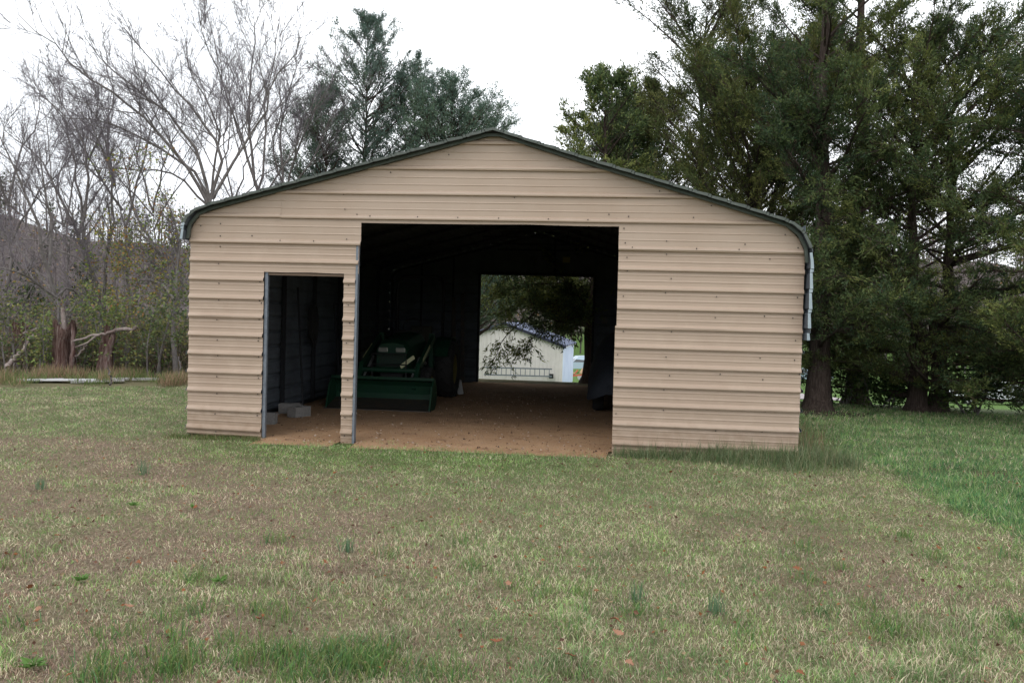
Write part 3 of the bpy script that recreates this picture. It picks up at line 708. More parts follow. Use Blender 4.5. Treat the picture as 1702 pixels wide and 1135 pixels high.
# pickup and machines far behind, on the drive
def car(loc, rz, lab, paint, kind='pickup'):
    c0 = thing('parked_car' if kind != 'pickup' else 'pickup_truck', lab, 'car' if kind != 'pickup' else 'truck', loc, rz)
    if kind == 'pickup':
        prof = [(-2.7, .45), (-2.72, .85), (-2.6, 1.02), (-1.5, 1.12), (-.75, 1.75), (.75, 1.80), (.95, 1.15), (2.7, 1.15), (2.75, .5)]
        cabp = [(-1.42, 1.14), (-.72, 1.68), (.70, 1.72), (.84, 1.14)]
    else:
        prof = [(-2.2, .35), (-2.25, .7), (-2.1, .85), (-1.1, .98), (-.4, 1.42), (.9, 1.42), (1.6, 1.02), (2.2, .95), (2.25, .4)]
        cabp = [(-1.0, 1.0), (-.38, 1.36), (.86, 1.36), (1.42, 1.02)]
    hw = .92
    def body(a_):
        k = len(prof); V = [(x, -hw*(1 if z < 1.2 else .86), z) for x, z in prof]+[(x, hw*(1 if z < 1.2 else .86), z) for x, z in prof]
        a_.add(V, [tuple(range(k))[::-1]]); a_.add(V, [tuple(range(k, 2*k))]); a_.add(V, [(j, (j+1) % k, k+(j+1) % k, k+j) for j in range(k)])
    part('body', paint, body, c0, bv=.05)
    for sy in (-1, 1):
        def win(a_, sy=sy):
            V = [(x, sy*(hw*(1 if z < 1.2 else .86)+.006), z) for x, z in cabp]; a_.add(V, [(0, 1, 2, 3) if sy > 0 else (3, 2, 1, 0)])
        part('window', GLASS, win, c0)
        for wx in (-1.75 if kind == 'pickup' else -1.4, 1.75 if kind == 'pickup' else 1.4):
            def wl(a_, sy=sy, wx=wx):
                r = .38 if kind == 'pickup' else .32; n = 18
                for y0, y1, rr in ((sy*(hw-.2), sy*(hw+.015), r),):
                    V = [(wx+rr*math.cos(2*math.pi*q/n), y0, rr+rr*math.sin(2*math.pi*q/n)) for q in range(n)]+[(wx+rr*math.cos(2*math.pi*q/n), y1, rr+rr*math.sin(2*math.pi*q/n)) for q in range(n)]
                    a_.add(V, [(q, (q+1) % n, n+(q+1) % n, n+q) for q in range(n)]); a_.add(V, [tuple(range(n, 2*n))]); a_.add(V, [tuple(range(n))])
            wo_ = part('wheel', RUBBER, wl, c0)
            part('rim', RIMM, lambda a_, sy=sy, wx=wx: a_.add([(wx+.2*math.cos(2*math.pi*q/10), sy*(hw+.022), (.38 if kind == 'pickup' else .32)+.2*math.sin(2*math.pi*q/10)) for q in range(10)], [tuple(range(10))]), wo_)
    part('windscreen', GLASS, lambda a_: a_.add([(prof[3][0]+.05, -hw*.8, prof[3][1]+.06), (prof[3][0]+.05, hw*.8, prof[3][1]+.06), (prof[4][0]-.03, hw*.74, prof[4][1]-.04), (prof[4][0]-.03, -hw*.74, prof[4][1]-.04)], [(0, 3, 2, 1)]), c0)
    part('front_bumper', RIMM, lambda a_: a_.box((prof[0][0]-.08, -hw*.95, .42), (prof[0][0]+.02, hw*.95, .62)), c0)
    for sy in (-1, 1): part('headlight', LAMP, lambda a_, sy=sy: a_.box((prof[1][0]-.015, sy*.72-.14, .72), (prof[1][0]+.03, sy*.72+.14, .86)), c0)
    return c0
def on_ground(px, d):
    p = at(px, 560, d); return (p[0], p[1], float(zg(p[0], p[1])))
car(on_ground(972, 86), .25, 'pale blue pickup truck parked beyond the white building corner', SKYBL)
car(on_ground(1640, 46), .1, 'white car glimpsed through the branches right of the double cedar trunk', WHITEP, 'car')
car(on_ground(1345, 80), -.2, 'pale car far off between the garage wall and the near cedar trunk', SKYBL, 'car')
mw = thing('garden_machine', 'small red and tan wheeled machine on the gravel beside the white building', 'machine', on_ground(957, 66), .3)
part('frame', ORANGE, lambda a_: [a_.obox((-.7, -.3, .35), (.7, .3, .45), (.0, .06, 0), (0, 0, .06)), a_.obox((-.1, 0, .4), (.25, 0, .85), (0, .05, 0), (.05, 0, 0))], mw)
part('seat', CHAIRT, lambda a_: [a_.box((-.5, -.25, .55), (-.05, .25, .65)), a_.obox((-.5, 0, .6), (-.62, 0, 1.1), (0, .25, 0), (.04, 0, 0)), a_.obox((.5, 0, .6), (.75, 0, 1.0), (0, .25, 0), (.05, 0, 0))], mw)
for x in (-.6, .6):
    for y in (-.42, .42):
        part('wheel', WHITEP, lambda a_, x=x, y=y: a_.tube([(x, y-.05, .22), (x, y+.05, .22)], .22, 14), mw)

# ------------------------------------------------------------------ trees
def norm(v): return v/(np.linalg.norm(v, axis=-1)[..., None]+1e-9)
def cones(a_, P0, P1, r0, r1, c=None):
    """batch of 3-sided tapered twigs"""
    P0 = np.asarray(P0); P1 = np.asarray(P1); n = len(P0)
    if n == 0: return
    d = norm(P1-P0); ref = np.where(np.abs(d[:, 2:3]) < .9, np.array([[0, 0, 1.]]), np.array([[1., 0, 0]]))
    A_ = norm(np.cross(d, ref)); B_ = np.cross(d, A_)
    V = np.zeros((n, 6, 3))
    for q in range(3):
        t = q*2*math.pi/3; o = A_*math.cos(t)+B_*math.sin(t)
        V[:, q] = P0+o*np.reshape(r0, (-1, 1)); V[:, 3+q] = P1+o*np.reshape(r1, (-1, 1))
    b = (np.arange(n)*6)[:, None]
    F = np.concatenate([b+np.array([[q, (q+1) % 3, 3+(q+1) % 3, 3+q]]) for q in range(3)])
    if c is not None: c = np.repeat(c, 6, axis=0)
    a_.add(V.reshape(-1, 3), F, c)
def blades(a_, P, D, L, Wd, c, tipc=None, fold=.0):
    """batch of rhombus leaves: base P, direction D, length L, width Wd"""
    n = len(P); D = norm(D); rd = norm(rng.normal(size=(n, 3))); Sd = norm(np.cross(D, rd)); Nn = np.cross(D, Sd)
    L = np.reshape(L, (-1, 1)); Wd = np.reshape(Wd, (-1, 1))
    V = np.stack([P, P+D*L*.45+Sd*Wd*.5+Nn*L*fold, P+D*L, P+D*L*.45-Sd*Wd*.5+Nn*L*fold], 1).reshape(-1, 3)
    F = np.arange(n*4).reshape(-1, 4)
    C = np.repeat(c, 4, axis=0)
    a_.add(V, F, C)
def slivers(a_, P, D, L, Wd, c):
    """batch of single-triangle sprays"""
    n = len(P); D = norm(D); Sd = norm(np.cross(D, norm(rng.normal(size=(n, 3))))); L = np.reshape(L, (-1, 1)); Wd = np.reshape(Wd, (-1, 1))
    V = np.stack([P-Sd*Wd*.5, P+Sd*Wd*.5, P+D*L], 1).reshape(-1, 3)
    a_.add(V, np.arange(n*3).reshape(-1, 3), None if c is None else np.repeat(c, 3, axis=0))
def grow(P0, d0, L, k, wob, up=.0, rs=rng):
    P = [np.array(P0, float)]; d = np.array(d0, float)
    for q in range(k):
        d = d+rs.normal(size=3)*wob+np.array([0, 0, up]); d /= np.linalg.norm(d); P.append(P[-1]+d*L/k)
    return np.array(P)
def interp_path(P, t):
    k = len(P)-1; u_ = np.clip(t, 0, .9999)*k; i_ = u_.astype(int); f_ = (u_-i_)[:, None]
    return P[i_]*(1-f_)+P[i_+1]*f_, norm(P[i_+1]-P[i_])

def cedar(loc, H, R, seed, label, z0=.6, hue=0, dens=1.0, nb=70, lean=(0, 0), trunks=1, asc=.55, tr_r=.16, leafL=.13, leafW=.028, tops=0, sparse_top=.0, droop=0, gap=.36, kk=17, group='cedar trees around the garage', cat='cedar tree', rprof=None, tint=(1, 1, 1), boughs=()):
    global rng
    rng = np.random.default_rng(seed)
    loc = np.array(loc, float)
    T = thing('cedar_tree', label, cat, loc, 0, group)
    tk = Acc(); lb = Acc(); fo = Acc()
    paths = []
    for q in range(trunks):
        off = np.array([(q-(trunks-1)/2)*.42, .1*q, 0]); k = 12
        P = np.array([off*(1+1.2*j/k)+np.array([lean[0]*j/k, lean[1]*j/k, H*j/k])+np.append(rng.normal(size=2)*.04*(j > 0), 0) for j in range(k+1)])
        rr = tr_r*(1-np.linspace(0, 1, k+1)*.95)**1.25/(1 if trunks == 1 else 1.15)
        # flared foot
        Pf = np.concatenate([[P[0]+[0, 0, -.15]], [P[0]+[0, 0, .08]], [P[0]*.9+P[1]*.1+[0, 0, .15]], P[1:]]); rf = np.concatenate([[rr[0]*1.75], [rr[0]*1.45], [rr[0]*1.12], rr[1:]])
        tk.tube(Pf, rf, 12, jit=.14); paths.append(P)
    # profile of crown radius by relative height
    if rprof is None: rprof = ([0, .08, .3, .55, .8, 1], [.55, .9, 1, .8, .42, .05])
    n1 = nb
    hs = np.sort(z0/H+(1-z0/H)*rng.random(n1)**1.1)
    TP, TD, TS = [], [], []
    S0, S1, SR = [], [], []
    for h in hs:
        P = paths[rng.integers(len(paths))]
        p, _ = interp_path(P, np.array([h])); p = p[0]
        az = rng.random()*2*math.pi
        Rr = R*np.interp(h, *rprof)*rng.uniform(.65, 1.15)
        el = asc+.35*h-droop*(1-h)
        d = np.array([math.cos(az)*math.cos(el), math.sin(az)*math.cos(el), math.sin(el)])
        L = max(.16, Rr/max(.35, math.cos(el)))
        k = 6
        B_ = grow(p, d, L, k, .10, up=.02-droop*.05)
        r0 = max(.010, .016*L*(1-.4*h)+.006)
        lb.tube(B_, np.linspace(r0, .005, k+1), 4, cap=False)
        # side branchlets
        ns = int(6+L*9*dens)
        t = .18+.82*rng.random(ns)**.8
        q, td = interp_path(B_, t)
        sd_ = norm(td*rng.uniform(.6, 1.4, (ns, 1))+norm(rng.normal(size=(ns, 3))*[1, 1, .38])*.85+[0, 0, .16])
        sl = L*.27*(1.15-t*.75)*rng.uniform(.5, 1.3, ns)+.09
        e_ = q+sd_*sl[:, None]
        S0.append(q); S1.append(e_); SR.append(np.full(ns, .006))
        keep = rng.random(ns) > sparse_top*h
        # foliage tufts along each branchlet
        for f_ in (.35, .62, .85, 1.02):
            m_ = keep & (rng.random(ns) < .93)
            TP.append((q+(e_-q)*f_+rng.normal(size=(ns, 3))*.02)[m_]); TD.append(norm(sd_+[0, 0, .25])[m_]); TS.append((.8+.35*rng.random(ns))[m_])
        TP.append(B_[-2:]); TD.append(np.tile(norm(B_[-1]-B_[-2]), (2, 1))); TS.append(np.ones(2))
    for bp in boughs:
        bp = np.array(bp, float); t = np.linspace(0, len(bp)-1, 12); B_ = np.stack([np.interp(t, np.arange(len(bp)), bp[:, j]) for j in range(3)], 1)+rng.normal(size=(12, 3))*.03
        lb.tube(B_, np.linspace(.032, .006, 12), 5, cap=False); ns = 46; t = .2+.8*rng.random(ns); q, td = interp_path(B_, t)
        sd_ = norm(td*.6+norm(rng.normal(size=(ns, 3))*[1, .8, .5])*.9+[0, 0, -.25]); e_ = q+sd_*rng.uniform(.25, .8, (ns, 1)); S0.append(q); S1.append(e_); SR.append(np.full(ns, .006))
        for f_ in (.3, .55, .8, 1.0): TP.append(q+(e_-q)*f_+rng.normal(size=(ns, 3))*.04); TD.append(sd_); TS.append(np.full(ns, 1.15))
    # leader tuft
    for P in paths:
        TP.append(P[-2:]); TD.append(np.tile([0, 0, 1.], (2, 1))); TS.append(np.ones(2))
    cones(lb, np.concatenate(S0), np.concatenate(S1), np.concatenate(SR), .002)
    TP, TD, TS = np.concatenate(TP), np.concatenate(TD), np.concatenate(TS)
    gn = fnoise(TP[:, 0]+.6*TP[:, 1]+loc[0], TP[:, 2]*1.5+.35*TP[:, 1], .85, seed+3)
    ok = gn > gap*np.interp(TP[:, 2]/H, [0, .3, .8, .9, 1], [.65, .9, 1.05, .8, .4])+rng.normal(size=len(TP))*.03
    TP, TD, TS = TP[ok], TD[ok], TS[ok]
    K = kk
    n = len(TP)
    D = norm(np.repeat(TD, K, 0)+rng.normal(size=(n*K, 3))*.55)
    Pp = np.repeat(TP, K, 0)+rng.normal(size=(n*K, 3))*leafL*.45+np.repeat(TD, K, 0)*(rng.random((n*K, 1))-.5)*leafL*1.6
    Ls = leafL*np.repeat(TS, K)*rng.uniform(.6, 1.3, n*K)
    # colour varies by branch clump, blue green to olive; palest stop paints lit tips
    base = np.array([[.042, .075, .038], [.088, .125, .044], [.20, .22, .065]]) if hue == 0 else (np.array([[.075, .115, .090], [.100, .150, .105], [.135, .185, .110]]) if hue == 1 else np.array([[.055, .084, .034], [.095, .118, .036], [.165, .165, .046]]))
    v = np.clip(fnoise(TP[:, 0]*1.0+TP[:, 2]*.7, TP[:, 1]+TP[:, 2]*.5, 1.1, seed)*1.5-.22+rng.normal(size=n)*.20, 0, 1)
    cc_ = np.stack([np.interp(v, [0, .5, 1], base[:, j]) for j in range(3)], 1)*np.array(tint)
    cc_ = np.repeat(cc_, K, 0)*rng.uniform(.7, 1.3, (n*K, 1))
    dead = rng.random(n*K) < .05
    cc_[dead] = np.array([.10, .075, .045])
    slivers(fo, Pp, D, Ls, leafW*1.15*rng.uniform(.7, 1.4, n*K), cc_)
    tk.build('trunk', CEDARB, T, smooth=True); lb.build('limbs', CEDARB, T); fo.build('crown', CEDARF, T, colattr=True)
    return n*K
tri = 0
def base_of(px, d):
    p = at(px, 600, d); return (p[0], p[1], float(zg(p[0], p[1]))-.03)
RP_BIG = ([0, .1, .3, .5, .7, .88, 1], [.75, .95, 1, .85, .62, .35, .08])
NL = dict(leafL=.070, leafW=.016)
tri += cedar(base_of(1362, 15.8), 12.5, 2.35, 101, 'tall old cedar with thick ridged trunk standing just right of the garage wall', z0=1.2, nb=100, tr_r=.215, rprof=RP_BIG, lean=(-.1, .2), droop=.3, gap=.35, kk=13, boughs=([(0, 0, 3.6), (-.3, -.7, 4.0), (-.5, -1.5, 4.0)], [(0, 0, 3.0), (.2, -.8, 3.3), (.5, -1.7, 3.1)], [(0, 0, 2.6), (-.1, -.7, 2.8), (-.1, -1.5, 2.5)], [(0, 0, 4.2), (.3, -.8, 4.7), (.8, -1.5, 4.8)], [(0, 0, 4.8), (-.4, -.6, 5.2), (-.8, -1.3, 5.3)], [(0, 0, 2.2), (.3, -.6, 2.3), (.7, -1.4, 2.0)]), **NL)
tri += cedar(base_of(1425, 19.0), 14.5, 2.3, 102, 'tallest cedar, its bare dark stem rising behind the near cedar right of the garage', z0=1.0, nb=110, tr_r=.24, rprof=RP_BIG, leafL=.095, leafW=.02, lean=(-.3, 0), asc=.55, gap=.40, droop=.38, kk=12)
tri += cedar(base_of(1545, 15.9), 6.9, 2.7, 103, 'dense broad cedar with a double trunk at the lawn edge on the right', z0=.3, dens=1.1, nb=175, trunks=2, tr_r=.20, rprof=([0, .1, .4, .7, .88, 1], [1, 1.05, .95, .8, .55, .15]), lean=(0, .1), hue=0, droop=.5, gap=.26, kk=13, **NL)
tri += cedar(base_of(1800, 13.6), 6.0, 2.4, 104, 'dark cedar reaching in from the right edge of the picture', z0=.4, dens=1.05, nb=115, tr_r=.17, rprof=([0, .1, .4, .7, .88, 1], [1, 1.05, .95, .8, .55, .15]), hue=0, droop=.55, gap=.26, kk=13, **NL)
tri += cedar(base_of(1155, 23.5), 11.8, 2.9, 105, 'thin open cedar with visible stem rising over the right roof slope', z0=1.5, dens=.75, nb=80, tr_r=.13, rprof=([0, .2, .5, .8, 1], [.9, 1, .9, .6, .1]), leafL=.10, leafW=.022, hue=2, tint=(.85, .9, 1), gap=.30, kk=8)
tri += cedar(base_of(1250, 18.6), 6.9, 2.7, 106, 'rounded yellow green cedar close behind the right roof edge', z0=.6, dens=1.05, nb=135, tr_r=.14, rprof=([0, .2, .5, .8, 1], [.8, 1, 1, .75, .25]), leafL=.085, leafW=.018, hue=2, gap=.26, kk=11)
tri += cedar(base_of(981, 21.6), 8.2, 3.1, 107, 'small cedar whose trunk stands right of the rear opening, branches over the opening', z0=1.4, dens=.95, nb=90, tr_r=.20, rprof=([0, .2, .35, .5, .75, 1], [1, 1, .75, .5, .36, .04]), leafL=.10, leafW=.030, hue=0, droop=.5, tint=(1.45, 1.4, 1.4), lean=(.25, 0), gap=.34, kk=7,
    boughs=([(.1, 0, 2.5), (-.7, -.2, 2.35), (-1.5, -.3, 1.9), (-2.2, -.4, 1.2), (-2.5, -.4, .5)], [(0, 0, 2.0), (-.6, -.5, 1.9), (-1.2, -.7, 1.5), (-1.7, -.8, .9)], [(.1, 0, 2.9), (-1, .3, 3.0), (-2.0, .4, 2.7), (-3.1, .3, 2.1)], [(.1, 0, 2.2), (-.4, -.9, 2.1), (-.7, -1.5, 1.6)], [(.1, 0, 3.2), (-1.2, -.6, 3.2), (-2.4, -.8, 2.8)], [(.1, 0, 3.0), (-.9, .2, 2.8), (-1.7, .4, 2.3), (-2.3, .4, 1.8)], [(.1, 0, 2.6), (-.8, .6, 2.5), (-1.6, .9, 2.1)], [(.1, 0, 3.5), (-1.5, 0, 3.5), (-3.2, .2, 2.9)], [(.1, 0, 2.3), (-.6, .1, 1.9), (-1.0, .1, 1.5)], [(.1, 0, 2.6), (-1.2, -.4, 2.6), (-2.6, -.2, 2.3)]))
tri += cedar(base_of(1068, 25), 9.0, 2.7, 108, 'low bushy olive cedar between the small cedar and the thin open cedar', z0=.8, dens=.95, nb=115, tr_r=.13, leafL=.11, leafW=.023, hue=2, tint=(.85, .9, 1), rprof=([0, .2, .5, .75, 1], [.9, 1, .9, .5, .03]), gap=.28, kk=8)
tri += cedar(base_of(1018, 24), 7.9, 2.2, 114, 'small dark cedar filling the space right of the tree at the rear opening', z0=1.0, dens=.9, nb=95, tr_r=.11, leafL=.10, leafW=.022, hue=0, tint=(1.1, 1.1, 1.2), rprof=([0, .2, .5, .75, 1], [.9, 1, .85, .5, .03]), gap=.26, kk=8)
# cedars behind the left roof slope, some haze painted in by pale bluish tints
DL = dict(leafL=.10, leafW=.022, hue=1, kk=6, gap=.25, dens=.8, asc=.45)
tri += cedar(base_of(598, 31), 13.1, 3.1, 109, 'tallest pointed cedar behind the left roof slope', z0=1.5, nb=165, tr_r=.15, tint=(1.2, 1.2, 1.35), rprof=([0, .2, .5, .75, .9, 1], [1, 1, .85, .60, .34, .05]), **DL)
tri += cedar(base_of(668, 32), 12.2, 2.9, 110, 'second pointed cedar leaning right behind the left roof slope', z0=1.5, nb=140, tr_r=.13, tint=(1.2, 1.2, 1.3), rprof=([0, .2, .5, .75, 1], [1, 1, .9, .55, .06]), lean=(.35, 0), **DL)
tri += cedar(base_of(742, 30), 10.6, 2.8, 111, 'bushy blue green cedar left of the roof peak', z0=1.5, nb=130, tr_r=.13, tint=(1.15, 1.2, 1.25), rprof=([0, .2, .5, .8, 1], [1, 1, 1, .65, .1]), **DL)
tri += cedar(base_of(785, 31), 9.7, 2.9, 112, 'low spreading cedar directly behind the roof peak', z0=1.5, nb=120, tr_r=.11, tint=(1.15, 1.2, 1.2), rprof=([0, .2, .5, .8, 1], [1, 1, 1, .75, .1]), **DL)
tri += cedar(base_of(535, 29), 9.6, 2.6, 113, 'dark ragged cedar leftmost of those behind the left roof slope', z0=1.2, nb=110, tr_r=.12, tint=(1.1, 1.1, 1.2), rprof=([0, .2, .5, .8, 1], [1, 1, .9, .5, .1]), **DL)
print('cedar tris', tri)

# bare deciduous trees: main stems traced as real polylines at their own distance
def bare_tree(label, stems, seed, tw=1.0, r0=.10, leaf=None, name='bare_tree', cat='bare tree', group='leafless trees left of the garage', fine=1.0):
    """stems: list of (depth, [(px,py)...], radius)"""
    global rng
    rng = np.random.default_rng(seed)
    d0, pts0, _ = stems[0]
    b0 = at(*pts0[0], d0); gz = float(zg(b0[0], b0[1]))
    loc = np.array([b0[0], b0[1], gz])
    T = thing(name, label, cat, loc, 0, group)
    tk = Acc(); br = Acc(); tw_ = Acc(); lf = Acc()
    leafP = []
    lvl1 = []
    for si, (d, pts, r) in enumerate(stems):
        dd = np.linspace(0, rng.uniform(-1.5, 1.5), len(pts))+d
        W_ = np.array([at(px, py, q) for (px, py), q in zip(pts, dd)])
        if si == 0 or pts[0][1] > 560: W_ = np.concatenate([[[W_[0][0], W_[0][1], gz-.1]], W_])
        # resample with slight crookedness
        sgl = np.concatenate([[0], np.cumsum(np.linalg.norm(np.diff(W_, axis=0), axis=1))]); n = max(6, int(sgl[-1]/.45))
        t = np.linspace(0, sgl[-1], n); Pm = np.stack([np.interp(t, sgl, W_[:, j]) for j in range(3)], 1)+rng.normal(size=(n, 3))*.035
        Pm = Pm-loc; R0 = r*.60*(1-np.linspace(0, 1, n)*.90)+.004
        (tk if si == 0 else br).tube(Pm, R0, 7 if si == 0 else 6, cap=False)
        lvl1.append((Pm, r, sgl[-1]))
    S0, S1, Ra, Rb = [], [], [], []
    lvl2 = []
    for Pm, r, L in lvl1:
        nb_ = int(L*2.8*tw)
        t = .22+.78*rng.random(nb_); q, td = interp_path(Pm, t)
        for j in range(nb_):
            dirn = norm(td[j]+norm(rng.normal(size=3)*[1, .8, .6])*rng.uniform(.5, 1.0)+[0, 0, .22])
            LL = L*(.42-.25*t[j])*rng.uniform(.55, 1.25)+.35
            B_ = grow(q[j], dirn, LL, 6, .13, up=.035)
            rr = r*(1-.85*t[j])*.26+.0035
            br.tube(B_, np.linspace(rr, .004, 7), 4, cap=False); lvl2.append((B_, LL))
    q3, d3, l3 = [], [], []
    for B_, LL in lvl2:
        k = int(5+LL*6*tw); t = .15+.85*rng.random(k); q, td = interp_path(B_, t)
        dn = norm(td+norm(rng.normal(size=(k, 3)))*.75+[0, 0, .15]); q3.append(q); d3.append(dn); l3.append(LL*(.40-.20*t)*rng.uniform(.5, 1.3, k)+.16)
    q3, d3, l3 = np.concatenate(q3), np.concatenate(d3), np.concatenate(l3)
    m3 = q3+d3*l3[:, None]*.5; d3b = norm(d3+rng.normal(size=d3.shape)*.22+[0, 0, .06]); e3 = m3+d3b*l3[:, None]*.5
    cones(tw_, q3, m3, .0050*fine, .0038*fine); cones(tw_, m3, e3, .0038*fine, .0022*fine)
    # last order of twigs
    K = 6
    base = np.repeat(np.arange(len(q3)), K); f_ = rng.random(len(base))
    s0 = np.where((f_ < .5)[:, None], q3[base]+(m3-q3)[base]*(2*f_)[:, None], m3[base]+(e3-m3)[base]*(2*f_-1)[:, None])
    dd = norm(d3[base]+rng.normal(size=(len(base), 3))*.6); ll = l3[base]*rng.uniform(.25, .7, len(base))
    e0 = s0+dd*ll[:, None]
    slivers(tw_, s0, e0-s0, ll, .0066*fine, None)
    if leaf is not None:
        cnt, cols_, zmax = leaf
        pool = e0[(e0[:, 2] < zmax)]
        if len(pool):
            sel = pool[rng.integers(len(pool), size=cnt)]+rng.normal(size=(cnt, 3))*.05
            cc_ = np.array(cols_)[rng.integers(len(cols_), size=cnt)]*rng.uniform(.7, 1.3, (cnt, 1))
            blades(lf, sel, rng.normal(size=(cnt, 3))*[1, 1, .6]+[0, 0, -.3], rng.uniform(.05, .10, cnt), rng.uniform(.035, .06, cnt), cc_, fold=.06)
            lf.build('leaves', LEAF, T, colattr=True)
    tk.build('trunk', BARK, T, smooth=True); br.build('branches', BARK, T); tw_.build('twigs', TWIG, T)
    return T
YG = [(.22, .26, .04), (.16, .22, .04), (.30, .26, .05), (.12, .17, .05), (.28, .14, .04)]
bare_tree('large arching bare tree just left of the garage eave, limbs sweeping up to the left', [
    (21, [(345, 600), (350, 470), (352, 360), (350, 330)], .15),
    (21, [(350, 340), (300, 265), (235, 190), (150, 130), (90, 70), (30, 25)], .075),
    (21, [(352, 340), (330, 250), (265, 175), (190, 120), (140, 60)], .075),
    (21, [(350, 335), (375, 260), (330, 190), (270, 120), (215, 60)], .07),
    (21, [(354, 330), (395, 250), (440, 190), (455, 140), (500, 60)], .065),
    (21, [(354, 340), (320, 285), (250, 235), (180, 205), (110, 190), (60, 150)], .06),
    (21, [(352, 345), (290, 290), (210, 280), (150, 275), (100, 260)], .045),
    (21, [(350, 330), (365, 215), (320, 130), (300, 60)], .05)], 201)
bare_tree('slim bare tree behind the left eave, stem rising straight to the top of the frame', [
    (24, [(432, 600), (428, 430), (430, 320)], .13),
    (24, [(430, 325), (415, 240), (412, 160), (425, 70), (430, 0)], .07),
    (24, [(430, 325), (395, 210), (375, 140), (345, 80), (330, 20)], .06),
    (24, [(430, 330), (400, 230), (370, 150), (360, 60)], .05),
    (24, [(429, 320), (445, 240), (440, 160), (460, 80), (470, 10)], .055),
    (24, [(430, 330), (470, 280), (500, 230), (520, 170)], .045)], 202)
bare_tree('twiggy bare tree between the slim bare tree and the cedars', [
    (26, [(475, 600), (474, 430), (472, 310)], .12),
    (26, [(472, 315), (465, 230), (480, 150), (500, 90)], .06),
    (26, [(473, 315), (500, 240), (530, 170), (560, 110)], .055),
    (26, [(472, 315), (450, 250), (470, 180), (455, 110)], .05),
    (26, [(474, 320), (520, 270), (545, 200), (580, 150)], .045)], 203)
bare_tree('leaning bare tree right of the stumps with its trunk bent to the left', [
    (22, [(178, 600), (168, 520), (150, 440), (120, 370), (105, 330)], .15),
    (22, [(160, 480), (140, 400), (128, 320), (120, 240), (100, 190)], .08),
    (22, [(120, 375), (90, 300), (50, 250), (10, 215)], .07),
    (22, [(130, 390), (150, 300), (130, 215), (90, 150)], .07),
    (22, [(165, 520), (185, 420), (190, 330), (175, 250), (130, 180)], .08),
    (22, [(150, 440), (60, 400), (0, 395)], .05)], 204)
bare_tree('mossy bare tree at far left whose dark limbs fork low', [
    (20, [(96, 600), (95, 530), (92, 490)], .14),
    (20, [(93, 495), (60, 470), (25, 450), (-30, 430)], .07),
    (20, [(93, 490), (72, 420), (55, 350), (30, 280), (-10, 220)], .085),
    (20, [(93, 490), (115, 480), (135, 490), (150, 495)], .05),
    (20, [(80, 440), (85, 360), (70, 280), (60, 220)], .06),
    (20, [(93, 490), (40, 420), (0, 380), (-40, 370)], .06)], 205)
bare_tree('bare tree with sparse yellow leaves against the left wall of the garage', [
    (20, [(292, 600), (290, 500), (270, 430), (245, 395)], .11),
    (20, [(270, 430), (235, 385), (205, 370)], .06),
    (20, [(288, 490), (300, 420), (290, 350), (250, 290)], .06),
    (20, [(245, 395), (215, 340), (215, 280), (190, 230)], .05),
    (20, [(290, 500), (255, 460), (215, 465), (170, 455)], .045)], 206, leaf=(1500, YG, 5.5), tw=.9)
bare_tree('bare tree with a dark straight stem behind the leaning tree', [
    (27, [(222, 600), (215, 480), (205, 380), (190, 300)], .13),
    (27, [(190, 310), (180, 230), (190, 150), (170, 90)], .07),
    (27, [(205, 380), (235, 290), (250, 210), (280, 150)], .065),
    (27, [(200, 350), (150, 270), (110, 200), (60, 140)], .065)], 207)
bare_tree('bare tree partly cut by the left edge of the frame', [
    (24, [(8, 620), (10, 500), (20, 400), (12, 330)], .13),
    (24, [(14, 340), (30, 260), (60, 200), (70, 150)], .06),
    (24, [(14, 340), (-20, 250), (-40, 200)], .06),
    (24, [(18, 400), (60, 330), (100, 280), (130, 240)], .055)], 208)
bare_tree('distant bare tree between the roof slope and the cedars', [
    (30, [(520, 600), (520, 450), (515, 340)], .12),
    (30, [(515, 345), (530, 260), (515, 190), (540, 120)], .06),
    (30, [(515, 345), (490, 270), (500, 200), (480, 150)], .055),
    (30, [(516, 350), (560, 280), (590, 220)], .05)], 209, tw=.9)

bare_tree('fine twiggy bare tree in the gap between the leaning tree and the arching tree', [
    (28, [(262, 600), (262, 470), (255, 350)], .11),
    (28, [(255, 355), (230, 270), (235, 190), (215, 120)], .05),
    (28, [(255, 355), (270, 280), (300, 210), (310, 130)], .05),
    (28, [(256, 360), (200, 300), (160, 240), (110, 190)], .045),
    (28, [(256, 380), (285, 320), (330, 270), (345, 200)], .045)], 210, tw=.85)
bare_tree('fine pale bare tree whose crown fans out above the left end of the hill', [
    (31, [(112, 600), (112, 470), (108, 370)], .12),
    (31, [(108, 375), (85, 290), (80, 210), (55, 140)], .05),
    (31, [(108, 375), (125, 290), (150, 210), (150, 130)], .05),
    (31, [(108, 380), (55, 320), (20, 270), (-30, 230)], .045)], 211, tw=.85)
bare_tree('fine bare tree with crossing limbs behind the slim tree left of the cedars', [
    (33, [(392, 600), (392, 450), (388, 330)], .11),
    (33, [(388, 335), (370, 240), (385, 150), (370, 70)], .05),
    (33, [(388, 335), (420, 250), (450, 190), (505, 120)], .05),
    (33, [(388, 335), (345, 260), (300, 180), (275, 100)], .045),
    (33, [(388, 340), (440, 290), (490, 260), (530, 210)], .04)], 212, tw=.85)
